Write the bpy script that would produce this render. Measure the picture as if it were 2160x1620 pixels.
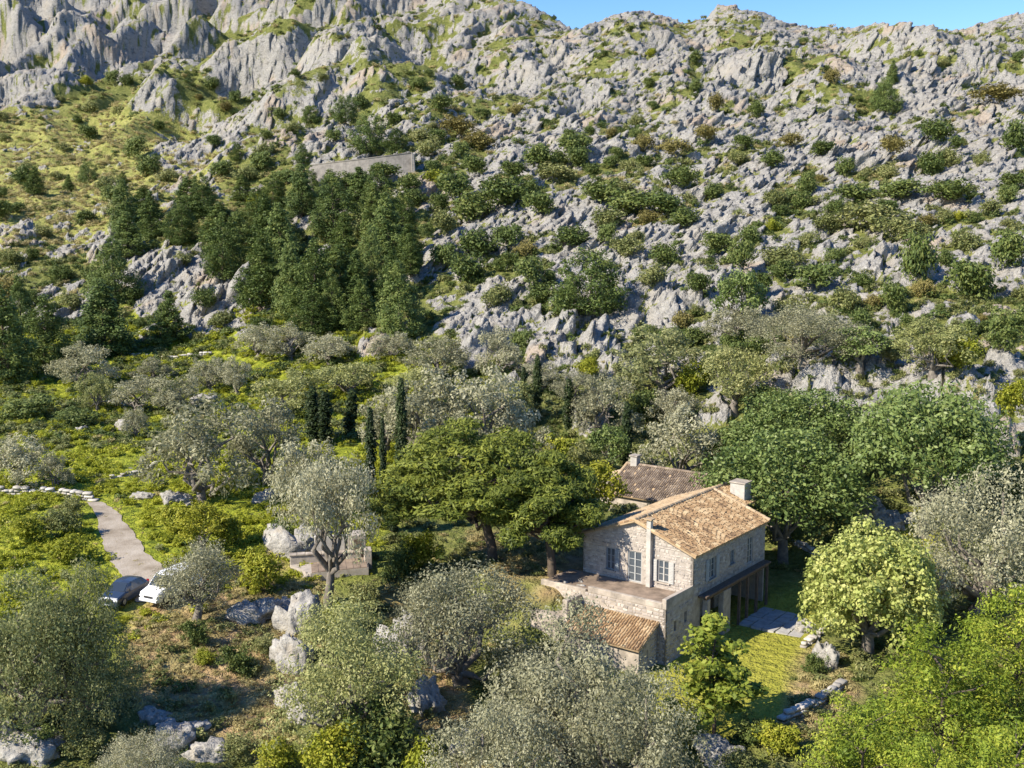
import bpy, math, random
import numpy as np
from mathutils import Vector

for o in list(bpy.data.objects):
    bpy.data.objects.remove(o, do_unlink=True)
SC = bpy.context.scene
COL = SC.collection

# ------------------------------------------------------------------ camera
FOC = 2300.0                      # focal length in pixels of the 2160 px wide photograph
PITCH = math.radians(7.7)
CAMZ = 30.0
cam_d = bpy.data.cameras.new("camera")
cam_d.sensor_width = 36.0
cam_d.lens = FOC / 2160.0 * 36.0
cam_d.clip_end = 5000.0
cam = bpy.data.objects.new("camera", cam_d)
cam.location = (0, 0, CAMZ)
cam.rotation_euler = (math.radians(90) - PITCH, 0, 0)
COL.objects.link(cam)
SC.camera = cam

# ------------------------------------------------------------------ light
SUN_AZ = math.radians(242.0)      # clockwise from +Y, where the sun stands
SUN_EL = math.radians(37.5)
world = bpy.data.worlds.new("World")
SC.world = world
world.use_nodes = True
wn = world.node_tree.nodes
wl = world.node_tree.links
bg = wn["Background"]
sky = wn.new("ShaderNodeTexSky")
sky.sky_type = 'NISHITA'
sky.sun_disc = False
sky.sun_elevation = SUN_EL
sky.sun_rotation = SUN_AZ
sky.air_density = 1.0
sky.dust_density = 0.1
sky.ozone_density = 2.0
hsv = wn.new("ShaderNodeHueSaturation")
hsv.inputs["Hue"].default_value = 0.513
hsv.inputs["Saturation"].default_value = 1.35
hsv.inputs["Value"].default_value = 0.92
wl.new(sky.outputs[0], hsv.inputs["Color"])
wl.new(hsv.outputs[0], bg.inputs[0])
bg.inputs[1].default_value = 0.135
sun_d = bpy.data.lights.new("sun", 'SUN')
sun_d.energy = 5.0
sun_d.angle = math.radians(0.53)
sun_d.color = (1.0, 0.91, 0.765)
sun = bpy.data.objects.new("sun", sun_d)
sd = Vector((math.sin(SUN_AZ) * math.cos(SUN_EL), math.cos(SUN_AZ) * math.cos(SUN_EL), math.sin(SUN_EL)))
sun.rotation_euler = (-sd).to_track_quat('-Z', 'Y').to_euler()
sun.location = (-60, -40, 120)
COL.objects.link(sun)
vs = SC.view_settings
vs.view_transform = 'Standard'
vs.look = 'None'
vs.exposure = 0.82
vs.gamma = 1.0
vs.use_curve_mapping = False
SC.cycles.max_bounces = 4
SC.cycles.diffuse_bounces = 2
SC.cycles.transparent_max_bounces = 6
SC.cycles.use_adaptive_sampling = True
SC.cycles.use_denoising = True

# ------------------------------------------------------------------ small helpers
CP, SP = math.cos(PITCH), math.sin(PITCH)

def ray(px, py):
    dx = (px - 1080.0) / FOC
    dy = -(py - 810.0) / FOC
    return dx, CP + dy * SP, -SP + dy * CP

def wpt(px, py, Y):
    """point seen at photo pixel (px, py) and standing Y metres ahead of the camera"""
    x, y, z = ray(px, py)
    s = Y / y
    return x * s, Y, CAMZ + z * s

def project(x, y, z):
    zz = z - CAMZ
    f = y * CP - zz * SP
    u = y * SP + zz * CP
    return 1080.0 + FOC * x / f, 810.0 - FOC * u / f, f

def sstep(a, b, x):
    t = np.clip((x - a) / (b - a), 0, 1)
    return t * t * (3 - 2 * t)

def h2(ix, iy, seed):
    h = (ix.astype(np.int64) * 374761393 + iy.astype(np.int64) * 668265263 + seed * 1274126177) & 0xffffffff
    h = ((h ^ (h >> 13)) * 1103515245) & 0xffffffff
    h = ((h ^ (h >> 16)) * 2246822519) & 0xffffffff
    h = h ^ (h >> 15)
    return (h & 0xffffff).astype(np.float32) / 16777216.0

def perlin(x, y, seed=0):
    ix = np.floor(x); iy = np.floor(y)
    fx = (x - ix).astype(np.float32); fy = (y - iy).astype(np.float32)
    ix = ix.astype(np.int64); iy = iy.astype(np.int64)
    u = fx * fx * fx * (fx * (fx * 6 - 15) + 10)
    v = fy * fy * fy * (fy * (fy * 6 - 15) + 10)
    def g(a, b, dx, dy):
        an = h2(a, b, seed) * 6.2831853
        return np.cos(an) * dx + np.sin(an) * dy
    n00 = g(ix, iy, fx, fy); n10 = g(ix + 1, iy, fx - 1, fy)
    n01 = g(ix, iy + 1, fx, fy - 1); n11 = g(ix + 1, iy + 1, fx - 1, fy - 1)
    a = n00 + u * (n10 - n00)
    b = n01 + u * (n11 - n01)
    return (a + v * (b - a)) * 1.5

def worley(x, y, seed=0):
    ix = np.floor(x).astype(np.int64); iy = np.floor(y).astype(np.int64)
    f1 = np.full(x.shape, 9.0, np.float32); f2 = f1.copy()
    cid = np.zeros(x.shape, np.float32); ox = np.zeros(x.shape, np.float32); oy = ox.copy()
    for a in (-1, 0, 1):
        for b in (-1, 0, 1):
            cx = ix + a; cy = iy + b
            dx = (cx + h2(cx, cy, seed) - x).astype(np.float32)
            dy = (cy + h2(cx, cy, seed + 7) - y).astype(np.float32)
            d = dx * dx + dy * dy
            near = d < f1
            f2 = np.where(near, f1, np.minimum(f2, d))
            cid = np.where(near, h2(cx, cy, seed + 13), cid)
            ox = np.where(near, -dx, ox); oy = np.where(near, -dy, oy)
            f1 = np.where(near, d, f1)
    return np.sqrt(f1), np.sqrt(f2), cid, ox, oy

def fbm(x, y, seed, octs=3, gain=0.5):
    r = 0; a = 1.0
    for k in range(octs):
        r = r + a * perlin(x * 2 ** k + 17.3 * k, y * 2 ** k - 9.1 * k, seed + k * 31)
        a *= gain
    return r

# ------------------------------------------------------------------ terrain: profile of the land per photo column, metres ahead
PROF = {
 0: [(2000,42),(1620,57),(1400,68),(1250,79),(1100,96),(1040,107),(900,138),(800,165),(740,188),(690,205),(600,228),(500,262),(430,310),(350,380),(260,480),(180,560),(80,660),(-20,780),(-100,880)],
 380: [(2000,43),(1620,58),(1400,70),(1250,80),(1100,97),(1040,107),(900,137),(800,163),(740,185),(700,196),(600,215),(500,245),(430,285),(350,350),(270,450),(200,570),(100,680),(-20,780),(-80,880)],
 760: [(2000,43),(1620,58),(1400,71),(1250,82),(1100,97),(1000,112),(900,132),(800,152),(720,170),(650,185),(550,207),(450,238),(400,262),(330,310),(250,380),(160,470),(80,570),(-10,690),(-60,780)],
 1100: [(2000,43),(1620,59),(1400,73),(1215,87),(1100,101),(1000,114),(900,130),(800,146),(750,155),(700,163),(600,182),(500,207),(400,242),(300,300),(200,380),(100,470),(20,545)],
 1400: [(2000,43),(1620,59),(1450,69),(1366,76),(1250,86),(1130,100),(1000,116),(900,128),(800,141),(700,155),(600,173),(500,197),(400,232),(300,285),(200,360),(100,440),(45,490)],
 1750: [(2000,43),(1620,58),(1500,64),(1366,74),(1250,83),(1150,92),(1050,101),(950,110),(850,119),(780,127),(700,140),(600,160),(500,185),(400,218),(300,268),(200,340),(120,420),(72,470)],
 2160: [(2000,42),(1620,57),(1500,63),(1366,72),(1250,80),(1150,88),(1050,95),(950,103),(850,112),(780,120),(700,132),(600,150),(500,172),(400,205),(300,255),(200,330),(120,405),(40,480)],
}
ctl = []
for px, rows in PROF.items():
    for py, Y in rows:
        x, y, z = wpt(px, py, Y)
        ctl.append((x / y, math.log(y), (z - CAMZ) / y))
        if px == 0:
            ctl.append((x / y - 0.28, math.log(y), (z - CAMZ) / y))
        if px == 2160:
            ctl.append((x / y + 0.28, math.log(y), (z - CAMZ) / y))
ctl = np.array(ctl)

def rbf_fit(P, v, sx=0.18, sy=0.45):
    X = P / np.array([sx, sy])
    d = np.sqrt(((X[:, None] - X[None]) ** 2).sum(-1))
    A = d.copy()                             # linear kernel: stays inside the data
    n = len(X)
    A += np.eye(n) * -0.02
    M = np.zeros((n + 3, n + 3)); M[:n, :n] = A
    M[:n, n] = 1; M[:n, n + 1:] = X
    M[n, :n] = 1; M[n + 1:, :n] = X.T
    w = np.linalg.solve(M, np.concatenate([v, np.zeros(3)]))
    def ev(p):
        q = p / np.array([sx, sy])
        out = np.zeros(len(q))
        for s in range(0, len(q), 20000):
            qq = q[s:s + 20000]
            dd = np.sqrt(((qq[:, None] - X[None]) ** 2).sum(-1))
            out[s:s + 20000] = dd @ w[:n] + w[n] + qq @ w[n + 1:]
        return out
    return ev

ev = rbf_fit(ctl[:, :2], ctl[:, 2])
# coarse evaluation, then cubic-free smoothing and bilinear lookup
CT = np.linspace(-0.80, 0.80, 121)
CS = np.linspace(math.log(30), math.log(1000), 181)
gt, gs = np.meshgrid(CT, CS, indexing='ij')
EG = ev(np.stack([gt.ravel(), gs.ravel()], 1)).reshape(gt.shape)
for _ in range(3):
    E2 = np.pad(EG, 1, mode='edge')
    EG = (E2[1:-1, 1:-1] * 4 + E2[:-2, 1:-1] + E2[2:, 1:-1] + E2[1:-1, :-2] + E2[1:-1, 2:]) / 8

def lookup(G, t, s):
    a = np.clip((t - CT[0]) / (CT[1] - CT[0]), 0, len(CT) - 1.001)
    b = np.clip((s - CS[0]) / (CS[1] - CS[0]), 0, len(CS) - 1.001)
    i = a.astype(int); j = b.astype(int); fa = a - i; fb = b - j
    return (G[i, j] * (1 - fa) * (1 - fb) + G[i + 1, j] * fa * (1 - fb) + G[i, j + 1] * (1 - fa) * fb + G[i + 1, j + 1] * fa * fb)

# skyline: (photo x, photo y, metres ahead)
SKY = [(-600,-160,880),(600,-90,830),(900,-40,700),(1000,-25,620),(1060,-5,575),(1100,8,550),(1160,38,530),(1215,66,515),(1270,46,505),(1330,28,498),(1390,38,495),(1440,52,490),
       (1488,44,487),(1510,16,485),(1545,18,484),(1575,34,483),(1610,42,482),(1650,60,480),(1750,72,474),(1850,75,472),(1890,70,472),(1930,52,474),(1960,60,476),(2020,62,478),(2070,50,480),(2110,44,481),(2160,30,482),(2800,30,490)]
SKT, SKE, SKY_ = [], [], []
for px, py, Y in SKY:
    x, y, z = wpt(px, py, Y)
    SKT.append(x / y); SKE.append((z - CAMZ) / y); SKY_.append(Y)
def ridge_of(t):
    return np.interp(t, SKT, SKY_), np.interp(t, SKT, SKE)

def seg_dist(x, y, pts):
    """signed distance to a polyline in plan (positive on its right hand), and position along it"""
    best = np.full(x.shape, 1e9); sgn = np.zeros(x.shape); along = np.zeros(x.shape)
    n = len(pts) - 1
    for k in range(n):
        ax, ay = pts[k]; bx, by = pts[k + 1]
        ux, uy = bx - ax, by - ay
        L2 = ux * ux + uy * uy
        q = np.clip(((x - ax) * ux + (y - ay) * uy) / L2, 0, 1)
        dx = x - ax - q * ux; dy = y - ay - q * uy
        d = np.hypot(dx, dy)
        m = d < best
        best = np.where(m, d, best)
        sgn = np.where(m, np.sign(dx * uy - dy * ux), sgn)
        along = np.where(m, (k + q) / n, along)
    return best * sgn, along

# rocky spurs of the far slope, in plan (metres): crest from near to far, height, soft left side, steep right side
SPW = [
 ([(-222,440),(-216,500),(-212,560),(-206,630),(-196,720)], 20, 110, 20),
 ([(-262,430),(-262,500),(-272,580),(-294,700)], 15, 50, 17),
 ([(-330,470),(-330,560),(-330,720)], 13, 60, 17),
 ([(-104,410),(-98,470),(-82,530),(-62,590),(-40,650)], 19, 90, 17),
 ([(-160,520),(-152,610),(-138,760)], 15, 70, 17),
 ([(-46,290),(-47,322),(-47,360),(-50,410),(-62,460)], 16, 45, 17),
 ([(-120,420),(-118,470)], 9, 40, 12),
 ([(95,300),(92,350)], 6, 40, 9),
 ([(40,360),(44,430)], 6, 50, 10),
 ([(150,330),(150,420)], 7, 50, 10),
]

def base_height(x, y):
    t = x / y; s = np.log(y)
    e = lookup(EG, t, s)
    yr, er = ridge_of(t)
    er0 = lookup(EG, t, np.log(yr))
    w = np.where(y < yr, np.exp(-((s - np.log(yr)) / 0.13) ** 2), 1.0)
    e = e + (er - er0) * w
    z = CAMZ + e * y
    zr = CAMZ + er * yr
    z = np.where(y > yr, zr - 0.25 * (y - yr), z)
    qx = x + 16 * fbm(x / 45, y / 60, 91, 3) + 5 * fbm(x / 11, y / 16, 93, 2); qy = y + 22 * fbm(x / 55, y / 55, 92, 2)
    hm = 0.75 + 0.9 * fbm(x / 40, y / 40, 94, 2)
    for pts, h, wa, wb in SPW:
        d, al = seg_dist(qx, qy, pts)
        wgt = np.where(d < 0, np.exp(-(d / wa) ** 2), np.exp(-(np.abs(d) / (wb * 1.35)) ** 1.3))
        z = z + h * 1.05 * wgt * (0.05 + 0.95 * sstep(0.0, 0.6, al)) * np.clip(hm, 0.3, 1.25) * np.where(y > yr, 0, 1)
    return z

# places kept level: (x, y, z, radius) filled from the house layout
LEVEL = []
def inpoly(px, py, poly):
    r = np.zeros(px.shape, bool)
    n = len(poly)
    for i in range(n):
        x1, y1 = poly[i]; x2, y2 = poly[(i + 1) % n]
        c = ((y1 > py) != (y2 > py)) & (px < (x2 - x1) * (py - y1) / (y2 - y1 + 1e-9) + x1)
        r ^= c
    return r
def soft_poly(px, py, poly, w):
    """1 inside, fading over w pixels outside"""
    ins = inpoly(px, py, poly)
    d = np.full(px.shape, 1e9)
    n = len(poly)
    for i in range(n):
        ax, ay = poly[i]; bx, by = poly[(i + 1) % n]
        ux, uy = bx - ax, by - ay
        q = np.clip(((px - ax) * ux + (py - ay) * uy) / (ux * ux + uy * uy + 1e-9), 0, 1)
        d = np.minimum(d, np.hypot(px - ax - q * ux, py - ay - q * uy))
    return np.where(ins, 1.0, np.clip(1 - d / w, 0, 1))

# house frame: corner A below the right end of the gable, U along the ridge (away), V along the gable (to the left)
AZU = math.radians(37.2)
U = np.array([math.sin(AZU), math.cos(AZU)])
V = np.array([-math.cos(AZU), math.sin(AZU)])
ax_, ay_, az_ = wpt(1461, 1256, 75.5)
TERR = az_                                  # level of the terrace in front of the gable
HA = np.array([ax_, ay_])
GRD = TERR - 4.0                            # yard level at the right-hand side
def H(u, v, z=0.0):
    p = HA + U * u + V * v
    return Vector((p[0], p[1], TERR + z))
print("terrace level", TERR, "corner", HA)
# ------------------------------------------------------------------ terrain grid
TD = np.linspace(-0.505, 0.505, 800)
TT = np.concatenate([np.linspace(-0.80, -0.51, 40), TD, np.linspace(0.51, 0.80, 40)])
ykn = np.array([36, 60, 115, 165, 215, 320, 500, 760, 900.0])
rkn = np.array([0, 40, 175, 275, 375, 500, 640, 735, 745.0])
YY = np.interp(np.arange(0, 746), rkn, ykn)
k = np.ones(15) / 15
YY = np.convolve(np.pad(YY, 7, mode='reflect', reflect_type='odd'), k, mode='valid')
NT, NY = len(TT), len(YY)
tg, yg = np.meshgrid(TT, YY, indexing='ij')
xg = tg * yg
Z0 = base_height(xg, yg)
PX, PY, _f = project(xg, yg, Z0)

def local_uv(x, y):
    dx = x - HA[0]; dy = y - HA[1]
    return dx * U[0] + dy * U[1], dx * V[0] + dy * V[1]

lu, lv = local_uv(xg, yg)
du = np.maximum(np.maximum(-8.0 - lu, lu - 19.0), 0); dv = np.maximum(np.maximum(-9.0 - lv, lv - 15.0), 0)
lev = 1 - sstep(0, 9, np.hypot(du, dv))
tgt = GRD + (TERR - 0.25 - GRD) * sstep(5.5, 9.5, lv) * sstep(-7.5, -4.2, lu) + 0.06 * np.maximum(-lv - 3, 0)
tgt = tgt + 0.9 * sstep(9, 17, lu)
Z0 = Z0 + (tgt - Z0) * lev

# track up to the two parked cars (photo pixels)
TRACK_PX = [(196,1062,38),(222,1082,56),(243,1120,72),(262,1162,90),(292,1203,112),(322,1240,130),(350,1275,130)]

R_POLY = [(1000,-200),(905,330),(885,560),(1000,735),(1300,775),(1600,815),(2000,870),(2160,900),(3200,900),(3200,-300)]
dens = np.zeros_like(Z0)
dens += 0.64 * soft_poly(PX, PY, R_POLY, 90)
low = soft_poly(PX, PY, R_POLY, 40) * sstep(430, 760, PY)
dens -= 0.02 * low
def zone(poly, val, w=60):
    global dens
    s = soft_poly(PX, PY, poly, w)
    dens = dens * (1 - s) + val * s
zone([(-900,-200),(1000,-200),(905,60),(700,330),(430,330),(300,250),(-900,250)], 0.62, 50)
zone([(560,330),(690,150),(800,100),(900,200),(930,400),(700,420)], 0.55, 40)
zone([(450,130),(520,60),(700,20),(640,110),(560,180),(430,260),(400,230)], 0.22, 40)   # grassy slope beside the gully
zone([(-900,275),(270,265),(440,330),(470,420),(330,430),(220,470),(-900,480)], 0.20, 40)
zone([(140,210),(330,225),(300,290),(130,280)], 0.14, 30)
zone([(330,290),(480,300),(470,360),(340,365)], 0.62, 30)
zone([(-900,500),(240,480),(260,560),(150,700),(-900,690)], 0.46, 30)
zone([(270,540),(420,520),(520,540),(510,690),(300,700)], 0.72, 30)
zone([(240,420),(560,400),(760,400),(880,480),(860,700),(560,720),(520,560),(300,500)], 0.34, 40)
zone([(980,690),(1310,660),(1330,780),(1200,800),(1000,770)], 0.85, 30)
zone([(1640,760),(1900,740),(2160,790),(2160,900),(1640,860)], 0.60, 30)
zone([(1900,640),(2160,600),(2160,760),(1960,760)], 0.30, 30)
dens = np.clip(dens, 0.0, 1)
# crags that stand out of the slope: photo pixel, half width in pixels, height in metres
CRAGS = [(1185,712,36,3.2),(1258,745,46,4.6),(1160,772,60,2.4),(1292,786,36,3.2),(1222,806,32,2.4),(1002,746,40,3.6),(1640,816,44,2.6),(1728,838,52,5.0),(1790,802,38,2.8),(1852,802,40,4.4),
 (1920,830,40,2.0),(2010,854,85,3.0),(2068,888,50,3.6),(2122,962,36,2.6),(2038,702,34,1.8),(2112,786,30,2.2),(1235,918,50,5.0),(1510,890,46,2.6),(206,556,30,5.5),(492,636,30,7.0),(1075,848,32,2.4),
 (410,660,60,3.0),(320,600,60,3.5),(870,600,40,3.0),(920,560,40,3.0),(1420,660,60,2.4),(1560,640,70,2.2),(1350,640,50,3.5),(1900,590,80,2.0),(1800,360,80,2.0),(1950,350,70,2.5),(1960,200,90,3.0),(1600,190,60,3.0),(780,752,36,2.2),(600,748,30,1.6)]
crag = np.zeros_like(Z0); crag_h = np.zeros_like(Z0)
for px_, py_, hw_, hm_ in CRAGS:
    rx_, ry_, rz__ = ray(px_, py_)
    i_ = int(np.clip(np.searchsorted(TT, rx_ / ry_), 1, NT - 1)); jj_ = np.nonzero(PY[i_] <= py_)[0]; j_ = int(jj_[0]) if len(jj_) else NY - 1
    R_ = hw_ * yg[i_, j_] / FOC
    q_ = np.clip(1 - ((xg - xg[i_, j_]) / R_) ** 2 - ((yg - yg[i_, j_] - R_ * .7) / (R_ * 1.5)) ** 2, 0, 1)
    crag_h = np.maximum(crag_h, hm_ * np.sqrt(q_)); crag = np.maximum(crag, sstep(0, 0.25, q_))
dens = np.maximum(dens, crag)

# strike of the limestone beds runs to the right and away
ca, sa = 0.60, 0.80
aa = xg * sa - yg * ca; bb = (xg * ca + yg * sa)
yq = yg * 0.72 + Z0 * 0.95          # distance measured up the face, so that steep walls break up too
wx = fbm(xg / 30, yg / 30, 5, 2) * 5; wy = fbm(xg / 30 + 40, yg / 30, 6, 2) * 5
n_big = fbm(aa / 22, bb / 48, 11, 3)
n_mid = fbm(xg / 7, yq / 8, 12, 3)
n_small = fbm(xg / 2.6, yq / 3.2, 14, 2)
field = n_big * 0.60 + n_mid * 0.50 + n_small * 0.42
rock = sstep(-0.14, 0.20, field + (2 * dens - 1) * 0.85)
gy = np.gradient(Z0, axis=1) / np.gradient(yg, axis=1); gx = np.gradient(Z0, axis=0) / np.gradient(xg, axis=0)
steep = sstep(0.7, 1.1, np.hypot(gx, gy)) * (yg > 220)
rock = np.maximum(rock, steep * sstep(-0.35, 0.1, field + 0.25))
rock = rock * sstep(0.03, 0.12, dens + steep)
rock = np.maximum(rock, crag)
spac = yg * (TD[1] - TD[0]) * 1.6
def fade(lam):
    return np.clip(lam / (spac * 2.2) - 0.35, 0, 1)
f1a, f2a, ca_, oxa, oya = worley((aa + wx) / 8.5, (bb + wy) / 17.0, 21)
f1b, f2b, cb_, oxb, oyb = worley((xg + wx * .5) / 3.4, (yq + wy * .5) / 4.2, 22)
f1c, f2c, cc_, oxc, oyc = worley(xg / 1.5 + n_mid, yq / 1.9, 23)
warpb = fbm(xg / 11, yg / 14, 71, 2)
def sawtooth(ph, k_=0.82):
    """slab profile: long rise, short drop"""
    f = ph - np.floor(ph)
    return np.where(f < k_, f / k_, (1 - f) / (1 - k_)) - 0.5
sawA = sawtooth((aa + warpb * 7.0) / 15.0 + 0.9 * ca_)
sawB = sawtooth(-(aa + warpb * 4.0 + bb * 0.10) / 6.0 + 0.8 * ca_ + 0.35 * n_mid)
sawC = sawtooth((aa * 0.95 + bb * 0.22 + warpb * 2.5) / 2.7 + 0.7 * cb_ + 0.3 * n_small)
jag = 0.45 + 0.9 * ca_
disp = sawA * 2.6 * jag + (ca_ - 0.4) * 0.9
disp += sawB * 1.7 * (0.4 + cb_)
disp += sawC * 1.15 * fade(2.4) * (0.4 + 1.1 * cc_)
disp += ((cb_ - 0.4) * 0.7 + (oxb - oyb) * 0.7) * fade(3.4)
disp += ((cc_ - 0.45) * 0.55 + (oxc - oyc) * 0.5) * fade(1.6)
disp += (0.35 - np.abs(perlin(xg / 5.5, yq / 6.0, 31))) * 1.3
disp += (0.3 - np.abs(perlin(xg / 2.2, yq / 2.6, 32))) * 1.0 * fade(2.2)
disp += perlin(xg / 0.9, yq / 1.1, 33) * 0.35 * fade(1.0)
far = sstep(110, 230, yg)
amp = (0.42 + 0.20 * far) * (1 - 0.18 * sstep(330, 560, yg))
soil = fbm(xg / 9, yg / 9, 41, 3) * 0.55 + perlin(xg / 1.3, yg / 1.3, 44) * 0.16 * fade(1.3)
soil = soil * (0.6 + 0.9 * far)
# big folds on the far mountain
folds = (0.4 - np.abs(fbm(aa / 60, bb / 110, 51, 3))) * 15 * sstep(260, 480, yg)
folds += (0.4 - np.abs(perlin(xg / 26, yg / 40, 52))) * 6 * sstep(180, 300, yg)
yr_, _e = ridge_of(tg)
folds = folds * (1 - 0.8 * np.exp(-((yg - yr_) / 45) ** 2))
calm = np.clip(lev * 1.2, 0, 1)
d_all = (soil * (1 - rock) + (disp * amp * (1 + 0.35 * crag + 0.5 * steep) + 0.5 + crag_h * (0.45 + 0.8 * cb_)) * rock) * (1 - calm) + folds

# level bed under the track
tp = [wpt(a, b, 1.0) for a, b, c in TRACK_PX]
def ground_from_field(px, py):
    """first terrain grid point on the column through (px, py) seen at that pixel (uses the current Zg)"""
    rx, ry, rz = ray(px, py)
    i = int(np.clip(np.searchsorted(TT, rx / ry), 1, NT - 1))
    col = CUR_PY[i]
    j = np.nonzero(col <= py)[0]
    j = int(j[0]) if len(j) else NY - 1
    return i, j
CUR_PY = PY
tr_pts = []
for a, b, c in TRACK_PX:
    i, j = ground_from_field(a, b)
    tr_pts.append((xg[i, j], yg[i, j], Z0[i, j], c * yg[i, j] / FOC * 0.92))
dtr, al = seg_dist(xg, yg, [(p[0], p[1]) for p in tr_pts])
wtr = 1 - sstep(3.0, 5.5, np.abs(dtr))
d_all = d_all * (1 - wtr)
rock = rock * (1 - wtr) * (1 - calm * 0.95)

Zg = Z0 + (d_all - folds) * (0.74 - 0.35 * steep) + folds * 0.86
YG = yg - d_all * 0.5 * far
XG = xg + (d_all - folds) * (0.5 * rock * far * (1 - steep) + 0.6 * steep)      # beds lean up to the right
CUR_PX, CUR_PY, _f = project(XG, YG, Zg)
CUR_F = _f

# hidden-aware lookup: first grid point from the camera whose image row has risen to py
RUNMIN = np.minimum.accumulate(CUR_PY, axis=1)
def ground_at(px, py):
    rx, ry, rz = ray(px, py)
    i = int(np.clip(np.searchsorted(TT, rx / ry), 1, NT - 1))
    j = int(np.searchsorted(-RUNMIN[i], -py))
    j = min(j, NY - 1)
    return np.array([XG[i, j], YG[i, j], Zg[i, j]]), i, j
def ground_z(x, y):
    t = x / y
    i = int(np.clip(np.searchsorted(TT, t), 1, NT - 2))
    j = int(np.clip(np.searchsorted(YG[i], y), 1, NY - 2))
    return float(min(Zg[i, j], Zg[i, j - 1]))

# colour masks of the land itself
crev = 1 - sstep(0.02, 0.16, (f2b - f1b)) * (1 - 0.5 * (1 - sstep(0.03, 0.14, f2a - f1a)))
rockc = np.clip(rock * (1 - 0.85 * crev * sstep(-0.4, 0.9, 0.4 - disp * 0.5)), 0, 1)
rockc = np.maximum(rockc, steep * 0.9 * (0.5 + 0.6 * n_small)) 
meadow = soft_poly(CUR_PX, CUR_PY, [(-900,700),(560,690),(900,780),(1010,860),(820,960),(760,1150),(560,1200),(420,1200),(250,1330),(-900,1350)], 80) * (yg < 230)
yellow = soft_poly(CUR_PX, CUR_PY, [(-900,260),(300,255),(450,330),(450,400),(300,420),(180,500),(-900,500)], 60) * (yg > 200)
dry = soft_poly(CUR_PX, CUR_PY, [(300,1290),(560,1200),(650,1250),(620,1400),(560,1560),(300,1450)], 60) * (yg < 110)
dry = np.maximum(dry, 0.75 * soft_poly(CUR_PX, CUR_PY, [(1000,1140),(1230,1120),(1240,1230),(1100,1260)], 30) * (yg < 110))
dry = np.maximum(dry, 0.9 * soft_poly(CUR_PX, CUR_PY, [(1640,1380),(1720,1380),(1800,1480),(1640,1560),(1560,1500)], 40) * (yg < 90))
dry = np.maximum(dry, 0.8 * soft_poly(CUR_PX, CUR_PY, [(830,1250),(940,1330),(1000,1620),(900,1620)], 40) * (yg < 90))
lawn = soft_poly(CUR_PX, CUR_PY, [(1400,1420),(1440,1360),(1560,1290),(1700,1250),(1700,1330),(1650,1400),(1640,1520),(1500,1560),(1400,1540)], 40) * (yg < 95)
lawn = np.maximum(lawn, soft_poly(CUR_PX, CUR_PY, [(1790,1100),(1960,1100),(1960,1180),(1800,1180)], 30) * (yg < 110))
dry = np.clip(dry * (0.45 + 0.9 * (0.5 + fbm(xg / 3, yg / 3, 61, 2))), 0, 1)
warm = sstep(0.42, 0.62, fbm(xg / 14, yg / 20, 66, 2)) * rock

def build_grid(name, j0, j1):
    n = (j1 - j0 + 1)
    vx = XG[:, j0:j1 + 1].ravel(); vy = YG[:, j0:j1 + 1].ravel(); vz = Zg[:, j0:j1 + 1].ravel()
    co = np.stack([vx, vy, vz], 1).astype(np.float32)
    I, J = np.meshgrid(np.arange(NT - 1), np.arange(n - 1), indexing='ij')
    a = (I * n + J).ravel(); b = a + n; c = b + 1; d = a + 1
    f = np.stack([a, b, c, d], 1).astype(np.int32)
    me = bpy.data.meshes.new(name)
    me.vertices.add(len(co)); me.vertices.foreach_set("co", co.ravel())
    me.loops.add(f.size); me.loops.foreach_set("vertex_index", f.ravel())
    me.polygons.add(len(f))
    me.polygons.foreach_set("loop_start", np.arange(0, f.size, 4, dtype=np.int32))
    me.polygons.foreach_set("loop_total", np.full(len(f), 4, np.int32))
    me.update(calc_edges=True)
    for an, arr in (("rock", rockc), ("meadow", meadow), ("yellow", yellow), ("dry", dry), ("lawn", lawn), ("warm", warm)):
        at = me.attributes.new(an, 'FLOAT', 'POINT')
        at.data.foreach_set("value", arr[:, j0:j1 + 1].ravel().astype(np.float32))
    ob = bpy.data.objects.new(name, me)
    COL.objects.link(ob)
    ob["kind"] = "structure"
    return ob

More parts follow.
